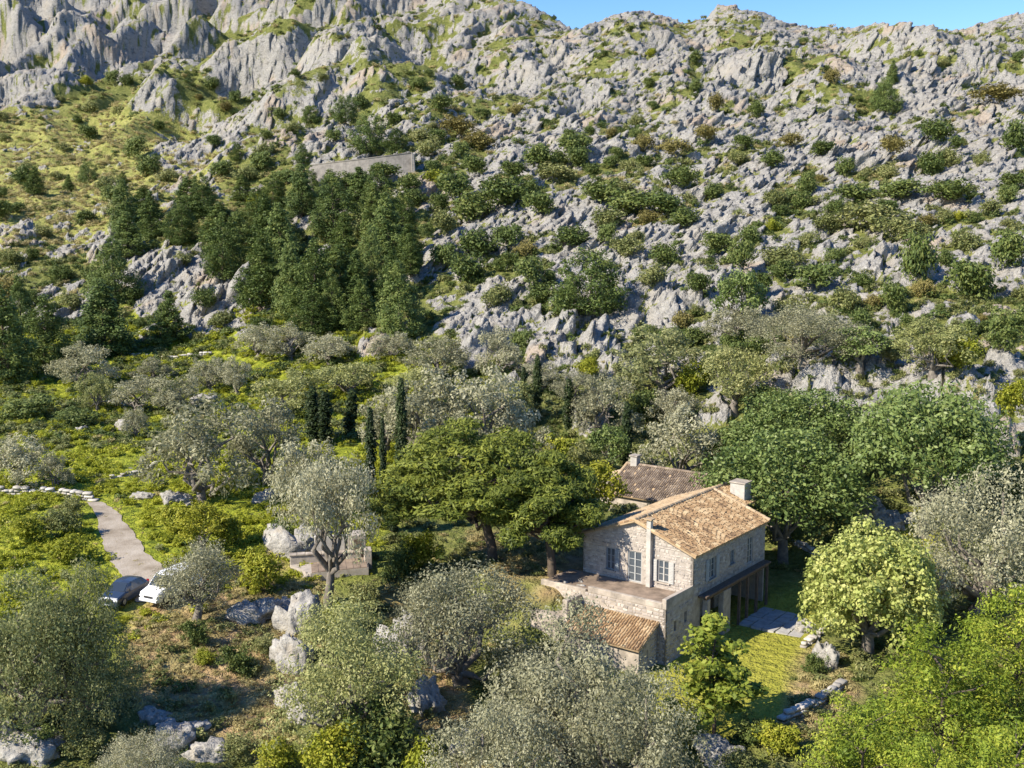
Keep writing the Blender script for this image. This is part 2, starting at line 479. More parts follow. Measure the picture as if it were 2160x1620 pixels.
# ------------------------------------------------------------------ materials
class NT_:
    def __init__(s, m):
        s.n = m.node_tree.nodes; s.l = m.node_tree.links
    def new(s, typ, **kw):
        n = s.n.new(typ)
        for k_, v_ in kw.items():
            setattr(n, k_, v_)
        return n
    def inp(s, sock, v):
        if isinstance(v, (int, float)):
            sock.default_value = v
        elif isinstance(v, tuple):
            sock.default_value = v if len(v) == 4 or sock.type == 'VECTOR' else v + (1,)
        else:
            s.l.new(v, sock)
    def mix(s, f, a, b):
        n = s.new("ShaderNodeMix", data_type='RGBA')
        s.inp(n.inputs[0], f); s.inp(n.inputs[6], a); s.inp(n.inputs[7], b)
        return n.outputs[2]
    def math(s, op, a, b=0.0, clamp=False):
        n = s.new("ShaderNodeMath", operation=op, use_clamp=clamp)
        s.inp(n.inputs[0], a); s.inp(n.inputs[1], b)
        return n.outputs[0]
    def attr(s, name):
        return s.new("ShaderNodeAttribute", attribute_name=name).outputs["Fac"]
    def pos(s):
        return s.new("ShaderNodeNewGeometry").outputs["Position"]
    def objco(s):
        return s.new("ShaderNodeTexCoord").outputs["Object"]
    def noise(s, vec, scale, detail=3.0, rough=0.55, dim='3D'):
        n = s.new("ShaderNodeTexNoise")
        s.l.new(vec, n.inputs["Vector"])
        n.inputs["Scale"].default_value = scale; n.inputs["Detail"].default_value = detail; n.inputs["Roughness"].default_value = rough
        return n.outputs["Fac"]
    def voro(s, vec, scale, feature='F1'):
        n = s.new("ShaderNodeTexVoronoi", feature=feature)
        s.l.new(vec, n.inputs["Vector"]); n.inputs["Scale"].default_value = scale
        return n
    def ramp(s, f, stops):
        n = s.new("ShaderNodeValToRGB")
        e = n.color_ramp.elements
        while len(e) > 1: e.remove(e[-1])
        e[0].position = stops[0][0]; e[0].color = stops[0][1] + (1,)
        for p, c in stops[1:]:
            q = e.new(p); q.color = c + (1,)
        s.inp(n.inputs[0], f)
        return n.outputs[0]
    def sm(s, f, a, b):
        n = s.new("ShaderNodeMapRange", interpolation_type='SMOOTHSTEP')
        s.inp(n.inputs[0], f); n.inputs[1].default_value = a; n.inputs[2].default_value = b
        return n.outputs[0]
    def bump(s, h, strength=0.5, dist=0.1):
        n = s.new("ShaderNodeBump")
        n.inputs["Strength"].default_value = strength; n.inputs["Distance"].default_value = dist
        s.l.new(h, n.inputs["Height"])
        return n.outputs[0]

def mat(name):
    m = bpy.data.materials.new(name)
    m.use_nodes = True
    return m, NT_(m), m.node_tree.nodes["Principled BSDF"]

def m_land():
    m, g, p = mat("land")
    P = g.pos()
    n1 = g.noise(P, 0.9, 3, 0.65); n2 = g.noise(P, 0.12, 1); n3 = g.noise(P, 2.6, 2, 0.6)
    rockcol = g.ramp(n3, [(0.25, (0.175, 0.168, 0.152)), (0.5, (0.305, 0.292, 0.262)), (0.75, (0.43, 0.41, 0.365))])
    rockcol = g.mix(g.sm(n2, 0.45, 0.75), rockcol, (0.34, 0.31, 0.26))
    vd = g.new("ShaderNodeVectorMath", operation='MULTIPLY_ADD'); g.l.new(P, vd.inputs[0]); vd.inputs[1].default_value = (1.0, 0.8, 1.5); 
    nv = g.new("ShaderNodeTexNoise"); g.l.new(P, nv.inputs["Vector"]); nv.inputs["Scale"].default_value = 0.5; nv.inputs["Detail"].default_value = 1.0
    sc_ = g.new("ShaderNodeVectorMath", operation='SCALE'); g.l.new(nv.outputs["Color"], sc_.inputs[0]); sc_.inputs[3].default_value = 2.4
    g.l.new(sc_.outputs[0], vd.inputs[2])
    vo = g.voro(vd.outputs[0], 0.55)
    blk = g.new("ShaderNodeSeparateColor"); g.l.new(vo.outputs["Color"], blk.inputs[0])
    rockcol = g.mix(g.math('MULTIPLY', blk.outputs[0], 0.40), rockcol, (0.20, 0.195, 0.185))
    rockcol = g.mix(g.math('MULTIPLY', g.sm(vo.outputs["Distance"], 0.62, 0.9), 0.6), rockcol, (0.10, 0.097, 0.085))
    rockcol = g.mix(g.math('MULTIPLY', g.attr("warm"), 0.4), rockcol, (0.38, 0.27, 0.17))
    grass = g.ramp(n1, [(0.25, (0.07, 0.085, 0.022)), (0.5, (0.14, 0.155, 0.04)), (0.75, (0.24, 0.23, 0.08))])
    yel = g.ramp(n1, [(0.25, (0.13, 0.15, 0.04)), (0.5, (0.27, 0.27, 0.075)), (0.75, (0.38, 0.35, 0.13))])
    mea = g.ramp(n1, [(0.28, (0.08, 0.11, 0.012)), (0.5, (0.22, 0.25, 0.022)), (0.72, (0.38, 0.37, 0.045))])
    dryc = g.ramp(n1, [(0.25, (0.19, 0.13, 0.07)), (0.5, (0.33, 0.23, 0.12)), (0.75, (0.42, 0.33, 0.18))])
    law = g.ramp(g.math('ADD', g.math('MULTIPLY', n3, 0.6), g.math('MULTIPLY', n1, 0.4)), [(0.25, (0.17, 0.18, 0.03)), (0.5, (0.28, 0.275, 0.04)), (0.75, (0.38, 0.35, 0.07))])
    c = g.mix(g.attr("yellow"), grass, yel)
    c = g.mix(g.attr("meadow"), c, mea)
    c = g.mix(g.attr("dry"), c, dryc)
    c = g.mix(g.attr("lawn"), c, law)
    rk = g.math('ADD', g.attr("rock"), g.math('MULTIPLY', g.math('SUBTRACT', n3, 0.5), 1.3))
    c = g.mix(g.sm(rk, 0.36, 0.60), c, rockcol)
    g.l.new(c, p.inputs["Base Color"])
    p.inputs["Roughness"].default_value = 0.95
    p.inputs["Specular IOR Level"].default_value = 0.15
    h = g.math('ADD', g.noise(P, 1.3, 3, 0.7), g.math('MULTIPLY', blk.outputs[1], 0.5))
    g.l.new(g.bump(h, 0.9, 0.8), p.inputs["Normal"])
    return m
LAND = m_land()
jA = int(np.searchsorted(YY, 150)); jB = int(np.searchsorted(YY, 400))
for nm, a, b in (("ground", 0, jA), ("hillside", jA, jB), ("mountain", jB, NY - 1)):
    build_grid(nm, a, b).data.materials.append(LAND)
# ------------------------------------------------------------------ foliage
def m_leaf(name, cols, transl=0.34, rough=0.6):
    m, g, p = mat(name)
    t = g.math('ADD', g.math('MULTIPLY', g.attr("tint"), 0.72), g.math('MULTIPLY', g.new("ShaderNodeObjectInfo").outputs["Random"], 0.28))
    n = len(cols)
    c = g.ramp(t, [(0.12 + 0.76 * i / (n - 1), cc) for i, cc in enumerate(cols)])
    g.l.new(c, p.inputs["Base Color"])
    p.inputs["Roughness"].default_value = rough
    p.inputs["Specular IOR Level"].default_value = 0.25
    tr = g.new("ShaderNodeBsdfTranslucent"); g.l.new(c, tr.inputs[0])
    mx = g.new("ShaderNodeMixShader"); mx.inputs[0].default_value = transl
    g.l.new(p.outputs[0], mx.inputs[1]); g.l.new(tr.outputs[0], mx.inputs[2])
    g.l.new(mx.outputs[0], m.node_tree.nodes["Material Output"].inputs[0])
    return m
def m_bark(name, c1, c2):
    m, g, p = mat(name)
    n = g.noise(g.objco(), 3.0, 3)
    g.l.new(g.ramp(n, [(0.3, c1), (0.7, c2)]), p.inputs["Base Color"])
    p.inputs["Roughness"].default_value = 0.9
    g.l.new(g.bump(n, 0.6, 0.05), p.inputs["Normal"])
    return m
L_OLIVE = m_leaf("olive_leaf", [(0.18, 0.18, 0.1), (0.345, 0.335, 0.2), (0.52, 0.495, 0.33)])
L_OLIVG = m_leaf("olive_leaf_green", [(0.15, 0.17, 0.055), (0.3, 0.315, 0.11), (0.47, 0.455, 0.2)])
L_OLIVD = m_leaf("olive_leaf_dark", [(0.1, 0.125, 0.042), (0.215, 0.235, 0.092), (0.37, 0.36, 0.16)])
L_PINE = m_leaf("pine_needle", [(0.045, 0.075, 0.018), (0.105, 0.15, 0.036), (0.2, 0.235, 0.06)], 0.2)
L_UMB = m_leaf("umbrella_pine_needle", [(0.05, 0.072, 0.012), (0.125, 0.155, 0.022), (0.24, 0.26, 0.038)], 0.25)
L_CAROB = m_leaf("carob_leaf", [(0.065, 0.1, 0.026), (0.145, 0.2, 0.052), (0.26, 0.31, 0.1)], 0.25, 0.45)
L_FIG = m_leaf("fig_leaf", [(0.208, 0.253, 0.059), (0.386, 0.431, 0.111), (0.564, 0.564, 0.194)], 0.32)
L_FGP = m_leaf("bright_needle", [(0.085, 0.13, 0.012), (0.22, 0.285, 0.028), (0.41, 0.42, 0.055)], 0.3)
L_YNG = m_leaf("young_leaf", [(0.1, 0.14, 0.018), (0.21, 0.26, 0.034), (0.37, 0.38, 0.06)], 0.3)
L_CYP = m_leaf("cypress_leaf", [(0.01, 0.022, 0.007), (0.026, 0.044, 0.011), (0.05, 0.07, 0.018)], 0.1)
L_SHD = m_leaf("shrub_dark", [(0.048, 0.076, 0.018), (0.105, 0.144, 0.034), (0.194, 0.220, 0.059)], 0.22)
L_SHO = m_leaf("shrub_olive", [(0.101, 0.126, 0.034), (0.211, 0.227, 0.076), (0.338, 0.329, 0.135)], 0.25)
L_SHR = m_leaf("shrub_rusty", [(0.101, 0.085, 0.025), (0.203, 0.177, 0.051), (0.321, 0.270, 0.092)], 0.22)
L_SHB = m_leaf("shrub_bright", [(0.13, 0.155, 0.014), (0.265, 0.29, 0.024), (0.42, 0.4, 0.05)], 0.3)
L_SHY = m_leaf("shrub_yellow", [(0.15, 0.165, 0.016), (0.29, 0.295, 0.024), (0.44, 0.4, 0.05)], 0.3)
L_DRY = m_leaf("dry_grass", [(0.236, 0.203, 0.085), (0.423, 0.355, 0.151), (0.607, 0.524, 0.254)], 0.25)
L_MEA = m_leaf("meadow_leaf", [(0.18, 0.21, 0.02), (0.34, 0.37, 0.03), (0.50, 0.49, 0.06)], 0.42)
B_OLIVE = m_bark("olive_bark", (0.10, 0.085, 0.07), (0.24, 0.21, 0.17))
B_PINE = m_bark("pine_bark", (0.05, 0.038, 0.028), (0.12, 0.09, 0.065))

def mesh_np(name, co, faces, mats, tint=None, smooth=False):
    """faces: int array (n,4) or (n,3)"""
    me = bpy.data.meshes.new(name)
    k_ = faces.shape[1]
    me.vertices.add(len(co)); me.vertices.foreach_set("co", np.asarray(co, np.float32).ravel())
    me.loops.add(faces.size); me.loops.foreach_set("vertex_index", faces.astype(np.int32).ravel())
    me.polygons.add(len(faces))
    me.polygons.foreach_set("loop_start", np.arange(0, faces.size, k_, dtype=np.int32))
    me.polygons.foreach_set("loop_total", np.full(len(faces), k_, np.int32))
    if smooth:
        me.polygons.foreach_set("use_smooth", np.ones(len(faces), bool))
    me.update(calc_edges=True)
    if tint is not None:
        at = me.attributes.new("tint", 'FLOAT', 'FACE')
        at.data.foreach_set("value", np.asarray(tint, np.float32))
    for m in (mats if isinstance(mats, (list, tuple)) else [mats]):
        me.materials.append(m)
    return me

def unit(a):
    return a / (np.linalg.norm(a, axis=-1, keepdims=True) + 1e-9)

def leaves(name, clumps, leaf, mat_, rng, aspect=0.55, outw=0.9, up=0.25, shell=0.45, droop=0.0):
    """clumps: list of (centre, radii, count); every leaf is a small pointed blade"""
    Pp, Nn, Tn = [], [], []
    for c, r, n in clumps:
        d = unit(rng.normal(size=(n, 3)))
        rr = shell + (1 - shell) * rng.random((n, 1)) ** 0.6
        Pp.append(np.asarray(c) + d * np.asarray(r) * rr)
        Nn.append(d * outw * 1.5 + rng.normal(size=(n, 3)) * 0.55 + np.array([-0.25, -0.2, up + 0.2]))
        Tn.append(np.clip(0.5 + 0.16 * rng.normal() + 0.20 * rng.normal(size=n), 0, 1))
    P_ = np.concatenate(Pp); N_ = unit(np.concatenate(Nn)); T_ = np.concatenate(Tn)
    n = len(P_)
    a = unit(np.cross(N_, rng.normal(size=(n, 3)) + np.array([0, 0, droop])))
    b = np.cross(N_, a)
    s = leaf * (0.6 + 0.8 * rng.random((n, 1)))
    a = a * s * 0.5; b = b * s * 0.5 * aspect
    co = np.stack([P_ - a, P_ - b * 1.0 + a * 0.1, P_ + a, P_ + b * 1.0 + a * 0.1], 1).reshape(-1, 3)
    f = np.arange(n * 4).reshape(n, 4)
    return mesh_np(name, co, f, mat_, T_)

def sub_clumps(lobes, per, rs, cnt, rng, low=-0.35, flat=0.8):
    """spread small clumps over the outer skin of each lobe (centre, radii)"""
    out = []
    for c, r in lobes:
        c = np.asarray(c, float); r = np.asarray(r, float)
        k_ = 0
        while k_ < per:
            d = unit(rng.normal(size=3))
            if d[2] < low and rng.random() < 0.8:
                continue
            q = c + d * r * (0.62 + 0.38 * rng.random())
            s = rs * (0.6 + 0.8 * rng.random())
            out.append((q, (s, s, s * flat), max(3, int(cnt * (s / rs) ** 2))))
            k_ += 1
    return out

def tubes(name, paths, mat_, sides=7):
    """paths: list of (points, radii)"""
    co, fs = [], []
    base = 0
    for pts, rad in paths:
        pts = [np.asarray(p, float) for p in pts]
        n = len(pts)
        for i, (p, r) in enumerate(zip(pts, rad)):
            d = pts[min(i + 1, n - 1)] - pts[max(i - 1, 0)]
            d = d / (np.linalg.norm(d) + 1e-9)
            x = np.cross(d, [0.31, 0.87, 0.12]); x /= np.linalg.norm(x) + 1e-9
            y = np.cross(d, x)
            for k_ in range(sides):
                an = 2 * math.pi * k_ / sides
                co.append(p + (x * math.cos(an) + y * math.sin(an)) * r * (1 + 0.18 * math.sin(3 * an + i)))
        for i in range(n - 1):
            for k_ in range(sides):
                a = base + i * sides + k_; b = base + i * sides + (k_ + 1) % sides
                fs.append((a, b, b + sides, a + sides))
        base += n * sides
    return mesh_np(name, np.array(co), np.array(fs), mat_, smooth=True)

def limb(a, b, r0, r1, rng, n=5, wob=0.12):
    a = np.asarray(a, float); b = np.asarray(b, float)
    L = np.linalg.norm(b - a)
    pts = [a + (b - a) * t + rng.normal(size=3) * wob * L * math.sin(math.pi * t) for t in np.linspace(0, 1, n)]
    return pts, list(np.linspace(r0, r1, n))

PROTO = {}      # kind -> (trunk mesh or None, crown mesh, nominal height, nominal width)

def p_olive(key, seed, leafmat, per=13, cnt=46, leaf=0.26, nl=9, spread=0.30, z0=0.76, zr=0.52, fk=0.13, lean=0.0):
    rng = np.random.default_rng(seed)
    W, Hh = 7.0, 6.0
    lobes = []
    a0 = rng.random() * 6.28
    for i in range(nl):
        an = a0 + i * 2.4 + rng.normal() * 0.3
        rad = W * (0.08 + spread * math.sqrt((i + 0.3) / nl)) * (0.85 + 0.3 * rng.random())
        z = Hh * (z0 - zr * (i / nl) + 0.09 * rng.normal())
        r = W * (0.16 + 0.075 * rng.random())
        lobes.append(((rad * math.cos(an), rad * math.sin(an), z), (r, r, r * (0.85 + 0.3 * rng.random()))))
    cl = sub_clumps(lobes, per, 0.62, cnt, rng, -0.5)
    crown = leaves(key + "_crown", cl, leaf, leafmat, rng, 0.45, 0.7, 0.2, 0.3)
    fork = np.array([rng.normal() * 0.15 + lean, rng.normal() * 0.15, Hh * fk])
    paths = [([(0, 0, -0.6), (0.05, 0, 0.3), (fork * 0.6).tolist(), fork.tolist()], [0.48, 0.36, 0.30, 0.26])]
    for c, r in lobes:
        paths.append(limb(fork, np.asarray(c) * np.array([0.95, 0.95, 1.0]), 0.17, 0.04, rng))
    PROTO[key] = (tubes(key + "_trunk", paths, B_OLIVE), crown, Hh, W)

def p_pine(key, seed, nt=9, leafmat=None, conic=1.0, cnt=30, leaf=0.42, W=6.0, Hh=11.0, bottom=0.04, n=64):
    """loose conical or rounded pine: foliage puffs through an uneven envelope, limbs rising to them"""
    rng = np.random.default_rng(seed)
    cl = []; top = np.array([rng.normal() * .25, rng.normal() * .25, Hh * 0.92])
    paths = [limb((0, 0, -0.8), top * 0.66, 0.24, 0.06, rng, 7, 0.012)]
    lob = rng.random(5) * 6.28
    for i in range(n):
        f = 1 - (1 - min(0.999, (i + rng.random()) / n)) ** 0.55
        env = (1 - f) ** (0.82 * conic) * (0.62 + 0.38 * min(1, f * 5))
        an = i * 2.39996 + rng.normal() * 0.4
        bump = 1 + 0.22 * math.sin(an * 2 + lob[0] + f * 5) + 0.14 * math.sin(an * 3 + lob[1] - f * 9)
        rr = W * 0.5 * env * bump * (0.35 + 0.65 * math.sqrt(rng.random()))
        z = Hh * (bottom + (0.96 - bottom) * f) + 0.15 * rng.normal()
        tip = np.array([rr * math.cos(an), rr * math.sin(an), z]) + top * np.array([f, f, 0])
        s = W * (0.085 + 0.045 * rng.random()) * (0.75 + 0.5 * (1 - f))
        cl.append((tip, (s * 1.1, s * 1.1, s * 0.8), int(cnt * (0.7 + 0.6 * rng.random()))))
        if i % 3 == 0:
            paths.append(limb((top[0] * f, top[1] * f, max(0.3, z - 0.5 * rr)), tip, 0.05, 0.015, rng, 3, 0.04))
    crown = leaves(key + "_crown", cl, leaf, leafmat or L_PINE, rng, 0.45, 0.6, 0.45, 0.25)
    PROTO[key] = (tubes(key + "_trunk", paths, B_PINE, 5), crown, Hh, W)

def p_round(key, seed, leafmat, W=10.0, Hh=9.0, nl=15, per=22, rs=0.75, cnt=34, leaf=0.30, trunk_h=0.22, bark=None, aspect=0.55, up=0.3, low=-0.45):
    """dense rounded crown: carob, fig, mulberry"""
    rng = np.random.default_rng(seed)
    lobes = []
    cz = Hh * (0.5 + trunk_h * 0.5)
    rz = Hh * (0.5 - trunk_h * 0.5)
    for i in range(nl):
        z = 1 - 1.55 * (i + 0.5) / nl
        r = math.sqrt(max(0, 1 - z * z))
        an = i * 2.39996 + rng.normal() * 0.2
        k_ = 0.60 + 0.16 * rng.random()
        c = (W * 0.5 * r * k_ * math.cos(an), W * 0.5 * r * k_ * math.sin(an), cz + rz * z * k_)
        q = W * (0.155 + 0.05 * rng.random())
        lobes.append((c, (q, q, q * 0.9)))
    cl = sub_clumps(lobes, per, rs, cnt, rng, low)
    crown = leaves(key + "_crown", cl, leaf, leafmat, rng, aspect, 0.8, up, 0.35)
    fork = np.array([0.1, 0, Hh * 0.2])
    paths = [([(0, 0, -0.6), (0.05, 0, Hh * .1), fork.tolist()], [0.42, 0.32, 0.28])]
    for c, r in lobes[::2]:
        paths.append(limb(fork, np.asarray(c) * 0.98, 0.15, 0.03, rng))
    PROTO[key] = (tubes(key + "_trunk", paths, bark or B_OLIVE), crown, Hh, W)

def p_cypress(key, seed, W=1.3, Hh=9.0):
    rng = np.random.default_rng(seed)
    cl = []
    for i in range(90):
        f = (i + rng.random()) / 90
        rad = W * 0.5 * min(1, (1 - f) * 2.4) ** 0.7 * min(1, 0.45 + f * 2.2) * 0.78
        an = rng.random() * 6.28
        s = 0.20 + 0.16 * rng.random()
        cl.append(((rad * 0.7 * math.cos(an), rad * 0.7 * math.sin(an), Hh * (0.05 + 0.92 * f)), (s + rad * .35, s + rad * .35, 0.5), 60))
    crown = leaves(key + "_crown", cl, 0.24, L_CYP, rng, 0.6, 0.8, 0.3, 0.1)
    PROTO[key] = (tubes(key + "_trunk", [([(0, 0, -0.5), (0, 0, 0.6), (0, 0, Hh * 0.8)], [0.16, 0.13, 0.03])], B_PINE, 5), crown, Hh, W)

def p_umbrella(key, seed, lean, W=11.0, Hh=9.0):
    rng = np.random.default_rng(seed)
    lobes = []
    top = np.array([lean[0], lean[1], 0.0])
    for i in range(34):
        an = i * 2.4; rad = W * 0.46 * math.sqrt((i + 0.4) / 34)
        z = Hh * (0.90 - 0.60 * (rad / (W * 0.46)) ** 2 * (0.45 + 0.55 * rng.random()) + 0.05 * rng.normal())
        q = W * (0.095 + 0.04 * rng.random())
        lobes.append((top + np.array([rad * math.cos(an), rad * math.sin(an), z]), (q, q, q * 0.6)))
    for i in range(16):
        an = i * 2.4 + 1; rad = W * (0.16 + 0.26 * rng.random())
        q = W * (0.085 + 0.03 * rng.random())
        lobes.append((top + np.array([rad * math.cos(an), rad * math.sin(an), Hh * (0.40 + 0.20 * rng.random())]), (q, q, q * 0.6)))
    cl = sub_clumps(lobes, 17, 0.50, 52, rng, -0.2, 0.6)
    crown = leaves(key + "_crown", cl, 0.30, L_UMB, rng, 0.3, 0.6, 0.5, 0.25)
    fork = np.array([lean[0] * .5, lean[1] * .5, Hh * 0.36])
    paths = [([(0, 0, -0.6), (lean[0] * .1, lean[1] * .1, Hh * .14), fork.tolist()], [0.34, 0.27, 0.22])]
    for c, r in lobes:
        if rng.random() < 0.7:
            paths.append(limb(fork, np.asarray(c) - np.array([0, 0, 0.25]), 0.14, 0.03, rng))
    PROTO[key] = (tubes(key + "_trunk", paths, B_PINE), crown, Hh, W)

def p_young(key, seed, leafmat, W=4.6, Hh=7.0, cnt=26):
    rng = np.random.default_rng(seed)
    cl = []; paths = [limb((0, 0, -0.4), (0.1, 0, Hh * 0.95), 0.10, 0.02, rng, 6, 0.015)]
    for i in range(60):
        f = rng.random() ** 0.8
        z = Hh * (0.22 + 0.76 * f)
        rad = W * 0.5 * (1 - f) ** 0.6 * (0.25 + 0.75 * rng.random()) + 0.1
        an = rng.random() * 6.28
        tip = np.array([rad * math.cos(an), rad * math.sin(an), z])
        paths.append(limb((0, 0, z - 0.3 * rad), tip, 0.03, 0.01, rng, 3, 0.03))
        s = 0.38 + 0.2 * rng.random()
        cl.append((tip, (s, s, s * .7), cnt))
        cl.append((tip * np.array([.55, .55, 1]), (s * .8, s * .8, s * .6), cnt // 2))
    crown = leaves(key + "_crown", cl, 0.26, leafmat, rng, 0.6, 0.5, 0.4, 0.2)
    PROTO[key] = (tubes(key + "_trunk", paths, B_PINE, 5), crown, Hh, W)

def p_shrub(key, seed, leafmat, W=2.4, Hh=1.6, nl=8, per=12, cnt=24, leaf=0.17, rs=0.34):
    rng = np.random.default_rng(seed)
    lobes = []
    for i in range(nl):
        an = i * 2.4 + rng.random(); rad = W * 0.27 * math.sqrt(i / nl) * (0.8 + 0.5 * rng.random())
        q = W * (0.17 + 0.08 * rng.random())
        lobes.append(((rad * math.cos(an), rad * math.sin(an), Hh * (0.28 + 0.36 * rng.random())), (q, q, Hh * 0.34)))
    cl = sub_clumps(lobes, per, rs, cnt, rng, -0.3)
    PROTO[key] = (None, leaves(key + "_crown", cl, leaf, leafmat, rng, 0.5, 0.8, 0.4, 0.3), Hh, W)

for i in range(3): p_olive("olive%d" % i, 100 + i, L_OLIVE)
for i in range(2): p_olive("olivegreen%d" % i, 110 + i, L_OLIVG, nl=9)
for i in range(4): p_olive("bigolive%d" % i, 120 + i, L_OLIVE, per=28, cnt=56, leaf=0.14, nl=13, spread=0.34)
p_olive("bigolivegreen", 130, L_OLIVG, per=26, cnt=56, leaf=0.14, nl=12, spread=0.34)
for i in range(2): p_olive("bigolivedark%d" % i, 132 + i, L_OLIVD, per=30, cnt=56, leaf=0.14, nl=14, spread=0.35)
p_olive("tallolive", 138, L_OLIVE, per=26, cnt=50, leaf=0.17, nl=10, spread=0.32, z0=0.84, zr=0.26, fk=0.22, lean=0.5)
p_olive("slimolive", 139, L_OLIVE, per=24, cnt=50, leaf=0.17, nl=9, spread=0.30, z0=0.80, zr=0.36, fk=0.3)
p_olive("darkolive", 136, L_OLIVD, nl=9)
for i in range(6): p_pine("pine%d" % i, 140 + i, conic=(1.15, 0.95, 1.3, 0.75, 1.05, 0.7)[i], cnt=95, leaf=0.30, W=(6.0, 6.8, 5.6, 7.2, 6.2, 7.0)[i], n=125)
p_pine("roundpine", 150, conic=0.45, cnt=100, leaf=0.30, W=8.0, Hh=8.0, bottom=0.05, n=110)
for i in range(3): p_pine("brightpine%d" % i, 155 + i, 10, L_FGP, 0.5, 200, 0.17, 7.5, 9.0, 0.06, n=150)
for i in range(2): p_round("carob%d" % i, 160 + i, L_CAROB, nl=22, per=26, cnt=30, leaf=0.27)
p_round("fig", 165, L_FIG, W=8.0, Hh=6.5, nl=22, per=26, rs=0.52, cnt=42, leaf=0.20, trunk_h=0.08, aspect=0.8, low=-0.7)
p_round("mulberry", 167, L_SHY, W=5.0, Hh=5.5, nl=10, per=18, rs=0.45, cnt=22, leaf=0.25)
p_round("greentree", 168, L_CAROB, W=5.0, Hh=6.0, nl=10, per=16, rs=0.5, cnt=24, leaf=0.27, trunk_h=0.1)
p_cypress("cypress0", 170); p_cypress("cypress1", 171)
p_umbrella("umbrella0", 175, (-1.0, 0.4)); p_umbrella("umbrella1", 176, (-0.6, 0.2), W=8.0, Hh=8.5)
p_young("young", 180, L_YNG, cnt=60)
for i, lm in enumerate((L_SHD, L_SHD, L_SHO, L_SHO, L_SHR, L_SHB, L_SHY)): p_shrub("shrub%d" % i, 190 + i, lm)
for i, lm in enumerate((L_SHD, L_SHB, L_SHO)): p_shrub("bush%d" % i, 200 + i, lm, W=4.0, Hh=3.0, nl=9, per=16, cnt=24, leaf=0.22, rs=0.42)

RNG = np.random.default_rng(7)
TREES = []
def put_mesh(name, me, loc, rot, scl, parent=None):
    o = bpy.data.objects.new(name, me)
    o.location = loc; o.rotation_euler = rot; o.scale = scl
    if parent is not None:
        o.parent = parent
    COL.objects.link(o)
    return o

def plant(name, key, px, base, top, width, label, cat, group=None, rz=None, tilt=(0, 0), sink=0.1):
    p, i, j = ground_at(px, base)
    depth = project(*p)[2]
    tr, cr, Hn, Wn = PROTO[key]
    h = (base - top) * depth / FOC / math.cos(PITCH)
    # seen from above: part of the apparent height is the crown's own depth
    w = width * depth / FOC
    rz = RNG.random() * 6.283 if rz is None else rz
    loc = (p[0], p[1], p[2] - sink)
    scl = (w / Wn, w / Wn, h / Hn)
    if tr is None:
        o = put_mesh(name, cr, loc, (tilt[0], tilt[1], rz), scl)
    else:
        o = bpy.data.objects.new(name, None)
        o.empty_display_size = 0.5
        o.location = loc; o.rotation_euler = (tilt[0], tilt[1], rz); o.scale = scl
        COL.objects.link(o)
        put_mesh("trunk", tr, (0, 0, 0), (0, 0, 0), (1, 1, 1), o)
        put_mesh("crown", cr, (0, 0, 0), (0, 0, 0), (1, 1, 1), o)
    o["label"] = label; o["category"] = cat; o["kind"] = "thing"
    if group: o["group"] = group
    return o

